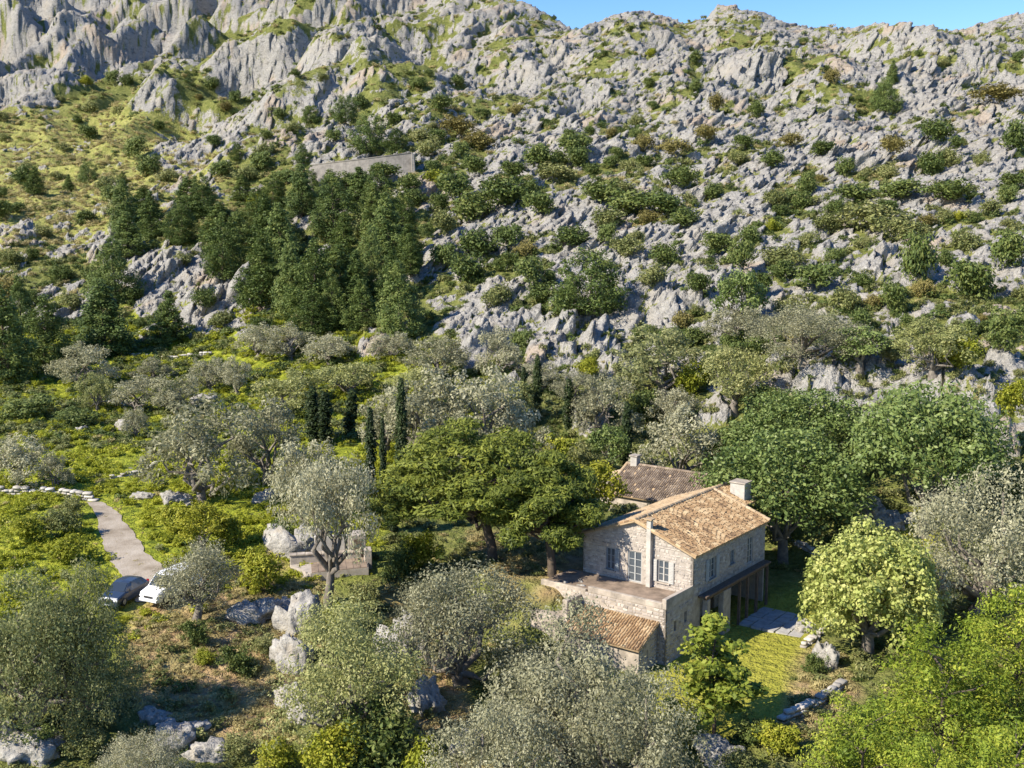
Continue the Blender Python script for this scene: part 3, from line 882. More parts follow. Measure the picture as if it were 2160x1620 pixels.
OLIVES = [
 # key, px, base, top, width, label
 ("olive0",180,822,735,125,"grey olive tree in the meadow just below the leftmost meadow pines"),
 ("olive1",325,806,758,80,"small grey olive in the upper meadow, below the hedge line"),
 ("olive2",445,826,750,85,"compact grey olive standing alone in the bright upper meadow"),
 ("olivegreen0",203,866,790,75,"left olive of the low row crossing the middle of the meadow"),
 ("olive1",285,872,800,115,"broad pale olive in the low row crossing the middle of the meadow"),
 ("olive0",372,876,800,120,"right olive of the low meadow row, beside the dark stone gap"),
 ("olive2",40,1030,912,140,"grey olive cut by the left edge, above the pale terrace wall"),
 ("olive1",120,1035,960,70,"low olive right of the one cut by the left edge above the terrace wall"),
 ("olive2",288,925,856,56,"small bare grey tree standing in the meadow left of the large olive"),
 ("olive0",425,1062,865,235,"large spreading grey olive right of the track in the meadow"),
 ("olive1",558,1020,858,160,"olive touching the right side of the large spreading meadow olive"),
 ("olive2",640,1085,915,150,"pale olive below the pair of dark cypresses"),
 ("tallolive",690,1280,985,190,"tall olive with dark forked leaning trunk in front of the stone platform"),
 ("olive0",545,752,690,95,"grey olive at the meadow's far edge under the pines"),
 ("olive1",612,760,690,110,"second grey olive along the foot of the pine grove"),
 ("olive2",692,770,702,110,"third grey olive along the foot of the pine grove"),
 ("olivegreen1",735,838,760,140,"rounded green-grey olive below the foot of the pine grove"),
 ("olivegreen0",612,872,788,155,"wide green olive behind the pair of dark cypresses"),
 ("olive2",930,802,705,135,"grey olive left of the white rock spires in the centre"),
 ("olive0",1052,800,702,95,"small olive among the white rocks in the centre"),
 ("olive1",890,985,800,195,"big grey olive behind the tallest cypress"),
 ("olive0",1015,985,800,190,"big brownish olive above the umbrella pine's crown"),
 ("olive2",960,1010,860,170,"olive peeping over the top of the umbrella pine"),
 ("olive1",815,955,832,130,"pale thin olive left of the tallest cypress"),
 ("olivegreen0",1065,905,800,110,"green-grey olive left of the two slim far cypresses"),
 ("olive0",1275,940,805,140,"silvery olive in front of the rock wall behind the farmhouse"),
 ("olive2",1420,905,818,120,"round olive above the outbuilding olive"),
 ("olive1",1435,1030,872,185,"dark-hearted olive directly behind the outbuilding roof"),
 ("olive2",1560,728,648,135,"left olive of the silvery pair on the slope above the carobs"),
 ("bigolive0",1695,765,640,215,"broad silvery olive on the slope above the carobs"),
 ("olivegreen1",1545,872,735,160,"yellow-tipped olive right of the dark brown olive"),
 ("darkolive",1400,842,712,205,"dark brownish olive on the rocks above the farmhouse"),
 ("olivegreen0",1965,800,685,155,"yellow-green olive on the right slope above the far rocks"),
 ("bigolive2",2060,1300,1005,300,"large silver-green olive at the right edge behind the fig"),
 ("slimolive",415,1318,1158,185,"slim olive on a bare thin trunk beside the white van"),
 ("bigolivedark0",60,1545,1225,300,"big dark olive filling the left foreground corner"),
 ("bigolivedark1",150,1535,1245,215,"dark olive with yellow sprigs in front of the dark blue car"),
 ("bigolivegreen",745,1560,1265,300,"yellow-green olive beside the pale boulder slab in the foreground"),
 ("bigolive0",970,1450,1170,300,"big silvery olive left of the farmhouse terrace"),
 ("bigolive1",1195,1655,1330,325,"widest silvery olive in the foreground below the farmhouse"),
 ("bigolive2",1325,1760,1440,285,"pale olive at the bottom edge below the lean-to"),
 ("bigolive3",1050,1780,1480,270,"olive at the bottom edge with bare lower limbs, centre"),
 ("bigolive3",300,1680,1555,170,"low grey olive regrowth at the bottom edge left of the dry patch"),
 ("olive0",1140,830,770,90,"small olive in the dip between centre rocks and cypresses"),
 ("olive1",500,830,760,80,"grey olive right of the compact one in the upper meadow"),
 ("olive2",830,760,700,100,"olive right of the pine grove's lower corner"),
 ("olivegreen1",870,850,770,105,"bright olive-green tree left of the big grey olives"),
 ("olive0",1210,850,790,90,"small olive behind the rightmost slim far cypress"),
 ("olivegreen1",2110,1020,950,90,"small green olive at the right edge beside the carob"),
 ("olive1",1150,995,910,100,"dark-shaded olive between the umbrella pine and the round green tree"),
]
for key, px, b, t, w, lab in OLIVES:
    plant("olive_tree", key, px, b, t - 0.06 * (b - t), w * 1.08, lab, "olive tree", "olive trees of the grove")

PINES = [
 ("pine0",15,800,580,140,"tall dark pine cut by the left edge of the meadow"),
 ("pine1",92,778,612,125,"broad pine next to the one cut by the left edge"),
 ("pine0",220,752,578,145,"full conical pine standing third from the left at the meadow edge"),
 ("pine2",350,728,606,95,"neat conical pine alone in front of the grey rocks"),
 ("pine1",45,700,575,80,"pine half hidden behind the two at the left edge"),
 ("pine3",245,640,496,115,"rounded pine beside the dark upright rock, left of the grove"),
 ("pine0",75,412,348,48,"lone conical pine on the yellow slope, leftmost of four"),
 ("pine2",146,406,366,28,"smallest pine between two others on the yellow slope"),
 ("roundpine",187,388,338,52,"broad bushy pine on the yellow slope"),
 ("pine1",256,396,364,28,"rightmost small pine of four on the yellow slope"),
 ("pine1",660,680,495,125,"tallest pine in the front of the grove"),
 ("pine0",545,650,475,115,"tall pine at the grove's front left of the tallest one"),
 ("pine3",655,712,605,110,"low pine standing in front of the tallest grove pine"),
 ("pine1",845,712,540,120,"broad pine at the grove's lower right corner"),
 ("pine2",745,665,520,95,"slim pine right of the tallest grove pine"),
 ("pine0",600,560,440,90,"pine behind the front row, left of centre of the grove"),
 ("roundpine",1242,662,515,180,"large dark spreading pine alone on the rock slope"),
 ("pine2",1868,180,128,36,"small pine top on the high right rock slope"),
 ("roundpine",1862,240,162,68,"dark pine clump below the small top on the high right slope"),
 ("roundpine",782,328,236,88,"dark pine above the road wall, the largest there"),
 ("pine3",832,318,268,56,"pine above the right part of the road wall"),
 ("roundpine",722,258,198,66,"round dark pine on the spur left of its crest"),
 ("roundpine",655,262,222,46,"small round pine left of the spur, above the road wall's left end"),
 ("pine3",500,340,300,34,"little pine on the slope left of the road wall"),
 ("pine3",640,345,300,40,"small pine at the road wall's left end"),
]
for key, px, b, t, w, lab in PINES:
    plant("pine_tree", key, px, b, t, w, lab, "pine tree", "pines of the hillside")

# the grove itself: every pine one could pick out, front rows first
GROVE = [(250,500,86,82),(300,470,82,78),(392,470,90,80),(440,455,85,80),(330,505,90,80),(385,520,95,84),(478,515,100,88),
 (470,585,112,90),(510,560,110,92),(560,540,108,92),(530,490,92,80),(620,460,86,78),(710,450,82,76),(755,450,82,74),(800,460,82,72),
 (610,520,100,86),(700,505,98,86),(790,510,96,82),(840,505,84,70),(700,570,112,94),(805,570,108,90),(850,565,96,80),
 (715,640,118,96),(785,630,118,94),(830,640,112,90),(595,610,124,96),(620,660,128,96),(560,440,60,64),(640,425,52,58),(700,425,52,58),(760,420,48,54),(505,430,52,60),(270,545,84,78),
 (700,690,90,76),(770,690,96,80),(870,600,80,66)]
ORD = ["first","second","third","fourth","fifth","sixth","seventh","eighth","ninth","tenth","eleventh","twelfth","thirteenth","fourteenth","fifteenth","sixteenth","seventeenth","eighteenth","nineteenth","twentieth"]
rows = {}
for q in GROVE:
    rw = "topmost row" if q[1] < 462 else "upper row" if q[1] < 520 else "middle row" if q[1] < 580 else "lower row" if q[1] < 650 else "bottom row"
    rows.setdefault(rw, []).append(q)
for rw, qs in rows.items():
    for k_, (px, b, hh, w) in enumerate(sorted(qs)):
        if k_ and rw == 'middle row' and k_ % 4 == 0: b += 14
        px += RNG.normal() * 9; b += RNG.normal() * 6; hh *= 0.78 + 0.55 * RNG.random(); w *= 0.8 + 0.4 * RNG.random()
        plant("pine_tree", "pine%d" % RNG.integers(0, 6), px, b, b - hh * 1.15, w * 1.05, "dark pine in the dense grove, %s from the left in its %s" % (ORD[k_], rw), "pine tree", "pines of the dense grove")

for key, px, b, t, w, lab in [
 ("carob0",1650,1192,915,345,"big dense carob right behind the farmhouse chimney"),
 ("carob1",1945,1130,822,330,"largest dense carob, right of the other two"),
 ("carob1",1690,1030,828,265,"carob behind, with its crown below the white rocks"),
 ("carob0",1815,1000,900,130,"small dark tree in the gap between the carobs"),
 ("greentree",1560,1000,880,140,"light green tree leaning over the farmhouse's rear roof"),
 ("greentree",1283,1010,888,95,"round bright green tree behind the outbuilding roof"),
 ("greentree",1560,705,566,112,"dark green leafy tree climbing a rock cleft on the slope"),
 ("greentree",1810,790,690,120,"leafy green tree right of the broad silvery slope olive"),
]:
    plant("carob_tree" if "carob" in key else "leafy_tree", key, px, b, t, w, lab, "tree", "broadleaf trees near the farmhouse" if "slope" not in lab else None)
plant("fig_tree", "fig", 1830, 1385, 1125, 300, "pale yellow-green fig tree beside the lawn, right of the farmhouse", "fig tree")
plant("mulberry_tree", "mulberry", 1252, 1120, 972, 130, "yellow-green leafy tree left of the farmhouse roof", "tree")
plant("mulberry_tree", "mulberry", 425, 1172, 1062, 118, "yellow-leaved bushy tree right of the track", "tree")
plant("young_tree", "young", 1503, 1558, 1290, 235, "slender young green tree on the lawn below the farmhouse", "tree")
plant("umbrella_pine", "umbrella0", 1040, 1190, 915, 440, "broad dark umbrella pine left of the farmhouse", "pine tree", rz=0)
plant("umbrella_pine", "umbrella1", 1165, 1218, 950, 250, "umbrella pine with a forked trunk right beside the farmhouse gable", "pine tree", rz=0.3)
for key, px, b, t, w, lab in [
 ("brightpine0",1985,1700,1290,380,"bright green pine in the right foreground below the fig"),
 ("brightpine1",2130,1600,1200,320,"bright green pine cut by the right edge of the frame"),
 ("brightpine2",1810,1800,1430,300,"bright green pine at the bottom edge beside the dry stone wall"),
 ("brightpine0",2110,1880,1480,340,"bright green pine in the bottom right corner"),
 ("brightpine1",1955,1900,1520,300,"bright green pine at the bottom edge, between two others"),
]:
    plant("bright_pine", key, px, b, t, w, lab, "pine tree", "bright pines in the right foreground")
for n_, (px, b, t, w, lean, lab) in enumerate([
 (660,940,832,34,0,"left cypress of the dark touching pair"),
 (685,942,842,34,0,"right cypress of the dark touching pair"),
 (733,925,838,34,0.10,"leaning cypress right of the dark pair"),
 (781,1085,872,28,0,"slim cypress between the pale olive and the tallest cypress"),
 (848,1020,815,30,0,"tallest slim cypress left of the umbrella pine"),
 (809,1090,895,18,0,"very thin cypress just left of the tallest one"),
 (826,1125,1005,38,0,"short dark cypress touching the umbrella pine"),
 (1103,875,792,18,0,"thin left cypress of the far pair above the umbrella pine"),
 (1132,890,766,24,0,"taller right cypress of the far pair above the umbrella pine"),
 (1196,915,815,28,0,"cypress in front of the central white rocks"),
 (1318,1000,862,28,0,"cypress beside the round green tree behind the outbuilding"),
]):
    plant("cypress_tree", "cypress%d" % (n_ % 2), px, b, t - 16, w * 0.92, lab, "cypress", "slim cypresses", tilt=(0, lean), rz=0)
# ------------------------------------------------------------------ building materials
def m_stone(name, dark, mid, light, sc=6.0):
    m, g, p = mat(name)
    t = g.attr("tint"); n = g.noise(g.pos(), sc, 3, 0.6)
    f = g.math('ADD', g.math('MULTIPLY', t, 0.75), g.math('MULTIPLY', n, 0.35))
    g.l.new(g.ramp(f, [(0.15, dark), (0.5, mid), (0.9, light)]), p.inputs["Base Color"])
    p.inputs["Roughness"].default_value = 0.92
    g.l.new(g.bump(n, 0.5, 0.04), p.inputs["Normal"])
    return m
def m_plain(name, col, rough=0.85, var=0.25, sc=2.5, metal=0.0, spec=0.3):
    m, g, p = mat(name)
    n = g.noise(g.pos(), sc, 4, 0.65)
    lo = tuple(c * (1 - var) for c in col); hi = tuple(min(1, c * (1 + var)) for c in col)
    g.l.new(g.ramp(n, [(0.3, lo), (0.7, hi)]), p.inputs["Base Color"])
    p.inputs["Roughness"].default_value = rough
    p.inputs["Metallic"].default_value = metal
    p.inputs["Specular IOR Level"].default_value = spec
    return m
M_RUBBLE = m_stone("rubble_stone", (0.25, 0.22, 0.19), (0.38, 0.335, 0.29), (0.50, 0.45, 0.39))
M_MORTAR = m_plain("mortar", (0.38, 0.335, 0.285), 0.95, 0.24, 2.4)
M_RENDER = m_plain("lime_render", (0.37, 0.32, 0.26), 0.9, 0.42, 1.1)
M_TERR = m_plain("terrace_floor", (0.23, 0.175, 0.13), 0.9, 0.45, 0.9)
M_TILE = m_stone("clay_tile", (0.10, 0.062, 0.035), (0.31, 0.195, 0.095), (0.50, 0.38, 0.22), 3.0)
M_TILED = m_stone("old_dark_tile", (0.085, 0.06, 0.042), (0.18, 0.135, 0.095), (0.31, 0.245, 0.175), 3.0)
M_EDGE = m_stone("edge_tile", (0.22, 0.15, 0.085), (0.38, 0.27, 0.155), (0.50, 0.39, 0.25), 3.0)
M_WHITE = m_plain("whitewash", (0.44, 0.41, 0.36), 0.9, 0.25, 1.4)
M_SHUT = m_plain("shutter_paint", (0.36, 0.37, 0.36), 0.6, 0.15, 4.0)
M_SHUTB = m_plain("blue_shutter_paint", (0.22, 0.245, 0.26), 0.6, 0.15, 4.0)
M_FRAME = m_plain("window_frame", (0.42, 0.405, 0.37), 0.6, 0.08, 4.0)
M_WOOD = m_plain("old_wood", (0.14, 0.10, 0.07), 0.85, 0.35, 5.0)
M_GLASS = m_plain("window_glass", (0.07, 0.085, 0.10), 0.12, 0.1, 1.0, 0.0, 0.8)
M_PAVE = m_plain("flagstone", (0.34, 0.33, 0.31), 0.9, 0.25, 2.0)
def m_track():
    m, g, p = mat("gravel_track")
    P = g.pos()
    a = g.noise(P, 0.45, 3, 0.6); b = g.noise(P, 9.0, 2, 0.6)
    c = g.ramp(a, [(0.3, (0.22, 0.18, 0.13)), (0.5, (0.35, 0.30, 0.235)), (0.72, (0.43, 0.38, 0.31))])
    c = g.mix(g.math('MULTIPLY', g.sm(b, 0.45, 0.75), 0.5), c, (0.18, 0.15, 0.115))
    g.l.new(c, p.inputs["Base Color"]); p.inputs["Roughness"].default_value = 0.97; p.inputs["Specular IOR Level"].default_value = 0.1
    g.l.new(g.bump(b, 0.6, 0.06), p.inputs["Normal"])
    return m
M_TRACKM = m_track()
M_ROCKB = m_stone("limestone", (0.27, 0.26, 0.24), (0.46, 0.445, 0.41), (0.62, 0.60, 0.55), 2.6)
M_DRYW = m_stone("dry_wall_stone", (0.24, 0.22, 0.19), (0.42, 0.39, 0.34), (0.58, 0.54, 0.47), 4.0)

class MB:
    def __init__(s):
        s.v = []; s.f = []; s.t = []
    def poly(s, pts, t=0.5):
        b = len(s.v); s.v += [tuple(p) for p in pts]; s.f.append(tuple(range(b, b + len(pts)))); s.t.append(t)
    def box(s, a, b, t=0.5):
        x0, y0, z0 = a; x1, y1, z1 = b
        s.hexa([(x0, y0, z0), (x1, y0, z0), (x1, y1, z0), (x0, y1, z0), (x0, y0, z1), (x1, y0, z1), (x1, y1, z1), (x0, y1, z1)], t)
    def hexa(s, p, t=0.5):
        b = len(s.v); s.v += [tuple(q) for q in p]
        for f in ((0, 3, 2, 1), (4, 5, 6, 7), (0, 1, 5, 4), (1, 2, 6, 5), (2, 3, 7, 6), (3, 0, 4, 7)):
            s.f.append(tuple(b + i for i in f)); s.t.append(t)
    def prism(s, prof, d, t=0.5):
        """profile polygon (3-d points, counter-clockwise seen from outside) swept by vector d"""
        n = len(prof); b = len(s.v)
        s.v += [tuple(p) for p in prof] + [tuple(p[i] + d[i] for i in range(3)) for p in prof]
        s.f.append(tuple(range(b, b + n))); s.t.append(t)
        s.f.append(tuple(range(b + 2 * n - 1, b + n - 1, -1))); s.t.append(t)
        for i in range(n):
            j = (i + 1) % n
            s.f.append((b + j, b + i, b + n + i, b + n + j)); s.t.append(t)
    def build(s, name, m, parent=None, smooth=False, bevel=0.0):
        me = bpy.data.meshes.new(name)
        me.from_pydata(s.v, [], s.f)
        at = me.attributes.new("tint", 'FLOAT', 'FACE')
        at.data.foreach_set("value", np.asarray(s.t, np.float32))
        me.materials.append(m)
        if smooth:
            me.polygons.foreach_set("use_smooth", np.ones(len(me.polygons), bool))
        me.update()
        o = bpy.data.objects.new(name, me)
        if parent is not None: o.parent = parent
        COL.objects.link(o)
        if bevel > 0:
            md = o.modifiers.new("bevel", 'BEVEL'); md.width = bevel; md.segments = 2; md.limit_method = 'ANGLE'
        return o

def empty(name, loc, rz=0.0, label=None, cat=None, group=None):
    o = bpy.data.objects.new(name, None)
    o.empty_display_size = 0.5
    o.location = loc; o.rotation_euler = (0, 0, rz)
    COL.objects.link(o)
    if label: o["label"] = label; o["category"] = cat; o["kind"] = "thing"
    if group: o["group"] = group
    return o

HR = np.random.default_rng(11)
def facing(root, O, S, N, w, ztop, zbot, openings, thick=0.22, partname="wall", stones=True, m_core=None):
    """wall skin: O origin, S direction along the wall, N outward normal (local frame, 2-d), ztop(s) the wall head.
    openings: (s0, s1, z0, z1)"""
    mb = MB()
    cuts = sorted(set([0.0, w] + [c for o in openings for c in o[:2]] + ([w / 2] if callable(ztop) else [])))
    zt = ztop if callable(ztop) else (lambda s: ztop)
    def pt(s, d, z): return (O[0] + S[0] * s + N[0] * d, O[1] + S[1] * s + N[1] * d, z)
    for s0, s1 in zip(cuts[:-1], cuts[1:]):
        mid = (s0 + s1) / 2
        bands = []
        z = zbot
        for o in sorted([o for o in openings if o[0] <= mid <= o[1]], key=lambda q: q[2]):
            bands.append((z, z, o[2], o[2])); z = o[3]
        bands.append((z, z, zt(s0), zt(s1)))
        for a0, a1, b0, b1 in bands:
            if b0 - a0 < 0.01 and b1 - a1 < 0.01: continue
            mb.hexa([pt(s0, 0, a0), pt(s1, 0, a1), pt(s1, thick, a1), pt(s0, thick, a0), pt(s0, 0, b0), pt(s1, 0, b1), pt(s1, thick, b1), pt(s0, thick, b0)])
    wall = mb.build(partname, m_core or M_MORTAR, root)
    if stones:
        st = MB()
        z = zbot + 0.02
        while True:
            hgt = 0.15 + 0.13 * HR.random()
            s = 0.02 + 0.2 * HR.random()
            anyrow = False
            while s < w - 0.12:
                L = min(0.18 + 0.34 * HR.random() ** 1.4, w - s - 0.01)
                s1 = s + L
                ok = z + hgt < min(zt(s), zt(s1)) - 0.02
                for o in openings:
                    if s1 > o[0] - 0.03 and s < o[1] + 0.03 and z + hgt > o[2] - 0.03 and z < o[3] + 0.03: ok = False
                if ok:
                    anyrow = True
                    if HR.random() < 0.86:
                        g = 0.018; e = 0.03 + 0.02 * HR.random(); pr = thick + 0.012 + 0.035 * HR.random()
                        j = HR.normal(size=(4, 2)) * 0.018
                        q = [(s + g, z + g), (s1 - g, z + g), (s1 - g, z + hgt - g), (s + g, z + hgt - g)]
                        back = [pt(a + j[i, 0], thick - 0.02, b + j[i, 1]) for i, (a, b) in enumerate(q)]
                        cx, cz = (s + s1) / 2, z + hgt / 2
                        front = [pt(a + j[i, 0] + e * np.sign(cx - a), pr, b + j[i, 1] + e * np.sign(cz - b)) for i, (a, b) in enumerate(q)]
                        tt = float(np.clip(0.5 + 0.26 * HR.normal(), 0, 1))
                        st.poly(front, tt)
                        for i in range(4):
                            k_ = (i + 1) % 4
                            st.poly([back[i], back[k_], front[k_], front[i]], tt)
                s = s1
            z += hgt
            if z > max(zt(0), zt(w), zt(w / 2)): break
        so = st.build("stonework", M_RUBBLE, root if wall is None else wall)
        so["kind"] = "stuff"
    return wall

def MOT(a, b):
    return perlin(np.array([a]), np.array([b]), 77)[0] + 0.6 * perlin(np.array([a * 2.3]), np.array([b * 2.3]), 78)[0]

def tiled_roof(root, p00, p10, p11, p01, m_tile, partname="roof", edge=None, pitch_w=0.21, tl=0.40, jitter=1.0, thick=0.12):
    """roof slope: p00-p10 along the eave, p01-p11 along the top; deck with rows of barrel tiles"""
    p00, p10, p11, p01 = [np.asarray(p, float) for p in (p00, p10, p11, p01)]
    ex = p10 - p00; W = np.linalg.norm(ex); ex = ex / W
    sy = p01 - p00; L = np.linalg.norm(sy); sy = sy / L
    nrm = np.cross(ex, sy); nrm = nrm / np.linalg.norm(nrm)
    if nrm[2] < 0: nrm = -nrm
    mb = MB()
    lo = [p - nrm * thick for p in (p00, p10, p11, p01)]
    mb.hexa(lo + [p00, p10, p11, p01])
    deck = mb.build(partname, M_EDGE, root)
    tb = MB()
    nc = int(W / pitch_w); nr = int(L / tl) + 1
    for i in range(nc):
        f = (i + 0.5) / nc; ph = HR.random() * 0.9
        for j in range(-1, nr):
            if HR.random() < 0.012: continue
            a = max(0.0, (j + ph) * L / nr); b = min(L, (j + ph + 1.18) * L / nr)
            if b - a < 0.08: continue
            def P_(s):
                q = s / L
                lft = p00 * (1 - q) + p01 * q; rgt = p10 * (1 - q) + p11 * q
                return lft * (1 - f) + rgt * f
            jx = HR.normal() * 0.016 * jitter; jr = HR.normal() * 0.02 * jitter
            r0 = pitch_w * 0.46; r1 = pitch_w * 0.38
            c0 = P_(a) + ex * (jx + jr) + nrm * (0.035 + 0.012 * HR.random()); c1 = P_(b) + ex * (jx - jr) + nrm * 0.004
            t = float(np.clip(0.50 + 0.11 * HR.normal() + 0.42 * float(MOT(i * 0.22 + p00[0], j * 0.45 + p00[1])), 0, 1))
            ang = [0, 60, 120, 180]
            A = [c0 + ex * r0 * math.cos(math.radians(q)) + nrm * r0 * 0.8 * math.sin(math.radians(q)) for q in ang]
            B = [c1 + ex * r1 * math.cos(math.radians(q)) + nrm * r1 * 0.8 * math.sin(math.radians(q)) for q in ang]
            for k_ in range(3):
                tb.poly([A[k_], A[k_ + 1], B[k_ + 1], B[k_]], t)
            tb.poly(A, t * 0.8)
    to = tb.build("tiles", m_tile, deck)
    to["kind"] = "stuff"
    return deck

def tile_row(root, a, b, r, m_tile, name="ridge_tiles", step=0.42):
    a = np.asarray(a, float); b = np.asarray(b, float)
    d = b - a; L = np.linalg.norm(d); d = d / L
    side = np.cross(d, [0, 0, 1.0]); side /= np.linalg.norm(side)
    up = np.cross(side, d)
    mb = MB()
    n = int(L / step)
    for i in range(n):
        c0 = a + d * L * i / n; c1 = a + d * (L * (i + 1.15) / n)
        t = float(np.clip(0.55 + 0.22 * HR.normal(), 0, 1))
        k_ = HR.normal() * 0.012
        A = [c0 + side * (r * math.cos(q) + k_) + up * r * math.sin(q) for q in np.linspace(0, math.pi, 6)]
        B = [c1 + side * (r * .86 * math.cos(q) + k_) + up * r * .86 * math.sin(q) for q in np.linspace(0, math.pi, 6)]
        for q in range(5):
            mb.poly([A[q], A[q + 1], B[q + 1], B[q]], t)
        mb.poly(A, t)
    o = mb.build(name, m_tile, root)
    o["kind"] = "stuff"
    return o

ROT = math.pi / 2 - AZU
def shuttered(root, O, S, N, s0, s1, z0, z1, kind, m_sh):
    """window or glazed door in an opening of a wall"""
    def pt(s, d, z): return (O[0] + S[0] * s + N[0] * d, O[1] + S[1] * s + N[1] * d, z)
    def bx(mb, a0, a1, d0, d1, b0, b1):
        mb.hexa([pt(a0, d0, b0), pt(a1, d0, b0), pt(a1, d1, b0), pt(a0, d1, b0), pt(a0, d0, b1), pt(a1, d0, b1), pt(a1, d1, b1), pt(a0, d1, b1)])
    fr = MB()
    w = 0.09
    bx(fr, s0, s0 + w, 0.06, 0.14, z0, z1); bx(fr, s1 - w, s1, 0.06, 0.14, z0, z1)
    bx(fr, s0 + w, s1 - w, 0.06, 0.14, z1 - w, z1); bx(fr, s0 + w, s1 - w, 0.06, 0.14, z0, z0 + w)
    mid = (s0 + s1) / 2
    bx(fr, mid - 0.05, mid + 0.05, 0.065, 0.145, z0 + w, z1 - w)
    win = fr.build("door" if kind == "door" else "window", m_sh, root)
    nz = 4 if kind == "door" else 3
    for a, b in ((s0 + w, mid - 0.05), (mid + 0.05, s1 - w)):
        for k_ in range(nz):
            c0 = z0 + w + (z1 - z0 - 2 * w) * k_ / nz; c1 = z0 + w + (z1 - z0 - 2 * w) * (k_ + 1) / nz
            g = MB(); bx(g, a, b, 0.07, 0.09, c0 + 0.02, c1 - 0.02)
            g.build("pane", M_GLASS, win)
            if k_:
                q = MB(); bx(q, a, b, 0.075, 0.115, c0 - 0.02, c0 + 0.02); q.build("glazing_bar", m_sh, win)
    if kind != "door":
        sl = MB(); bx(sl, s0 - 0.1, s1 + 0.1, 0.16, 0.36, z0 - 0.1, z0); sl.build("sill", M_RENDER, win)
    return win

def shutter(root, O, S, N, s0, s1, z0, z1, m_):
    def pt(s, d, z): return (O[0] + S[0] * s + N[0] * d, O[1] + S[1] * s + N[1] * d, z)
    mb = MB()
    mb.hexa([pt(s0, .27, z0), pt(s1, .27, z0), pt(s1, .31, z0), pt(s0, .31, z0), pt(s0, .27, z1), pt(s1, .27, z1), pt(s1, .31, z1), pt(s0, .31, z1)])
    sh = mb.build("shutter", m_, root)
    n = int((z1 - z0) / 0.12)
    sl = MB()
    for i in range(n):
        z = z0 + 0.05 + (z1 - z0 - 0.1) * i / n
        sl.hexa([pt(s0 + .05, .31, z + .02), pt(s1 - .05, .31, z + .02), pt(s1 - .05, .335, z), pt(s0 + .05, .335, z), pt(s0 + .05, .31, z + .07), pt(s1 - .05, .31, z + .07), pt(s1 - .05, .325, z + .065), pt(s0 + .05, .325, z + .065)])
    o = sl.build("louvres", m_, sh); o["kind"] = "stuff"

WG = 9.4; LG = 12.0; EV = 3.0; RG = 4.75; DN = -4.0
house = empty("farmhouse", H(0, 0, 0), ROT, "pale rubble-stone farmhouse with tan tiled gable roof", "house")
# solid core, set back behind the wall skins
core = MB()
core.prism([(0.22, 0.22, -0.4), (0.22, 0.22, EV - .1), (0.22, WG / 2, RG - .12), (0.22, WG - .22, EV - .1), (0.22, WG - .22, -0.4)], (LG - .3, 0, 0))
core.box((0.22, 2.9, DN), (LG, WG - .22, -0.401))
core.build("inner_wall", M_RENDER, house)
gt_ = lambda s: EV + (RG - EV) * (1 - abs(s - WG / 2) / (WG / 2))
# gable (faces the camera): wall runs along +v at u = 0
gop = [(1.95, 2.9, 0.5, 2.15), (4.25, 5.45, 0.06, 2.4), (6.55, 7.35, 0.6, 2.3)]
facing(house, (0.22, 0), (0, 1), (-1, 0), WG, gt_, 0.0, gop, partname="gable_wall")
shuttered(house, (0.22, 0), (0, 1), (-1, 0), 1.95, 2.9, 0.5, 2.15, "window", M_FRAME)
shuttered(house, (0.22, 0), (0, 1), (-1, 0), 4.25, 5.45, 0.06, 2.4, "door", M_SHUT)
shuttered(house, (0.22, 0), (0, 1), (-1, 0), 6.55, 7.35, 0.6, 2.3, "window", M_SHUTB)
shutter(house, (0.22, 0), (0, 1), (-1, 0), 1.52, 1.93, 0.5, 2.15, M_FRAME)
shutter(house, (0.22, 0), (0, 1), (-1, 0), 2.92, 3.33 - 0.12, 0.5, 2.15, M_FRAME)
shutter(house, (0.22, 0), (0, 1), (-1, 0), 6.12, 6.53, 0.6, 2.3, M_SHUTB)
# long right-hand wall (faces right, in shade), upper storey
rop = [(2.4, 3.5, 0.5, 2.1), (6.0, 6.7, 0.8, 1.9), (9.0, 10.0, 0.05, 2.2)]
facing(house, (0, 0.22), (1, 0), (0, -1), LG, EV - .05, -0.25, rop, partname="side_wall")
shuttered(house, (0, 0.22), (1, 0), (0, -1), 2.4, 3.5, 0.5, 2.1, "window", M_SHUT)
shuttered(house, (0, 0.22), (1, 0), (0, -1), 6.0, 6.7, 0.8, 1.9, "window", M_SHUTB)
shuttered(house, (0, 0.22), (1, 0), (0, -1), 9.0, 10.0, 0.05, 2.2, "door", M_FRAME)
shutter(house, (0, 0.22), (1, 0), (0, -1), 1.9, 2.38, 0.5, 2.1, M_SHUT)
shutter(house, (0, 0.22), (1, 0), (0, -1), 3.52, 4.0, 0.5, 2.1, M_SHUT)
facing(house, (LG, WG), (0, -1), (1, 0), WG, gt_, DN, [], partname="rear_wall", stones=False)
facing(house, (LG, WG - .22), (-1, 0), (0, 1), LG, EV - .05, -1.0, [], partname="left_wall", stones=False)
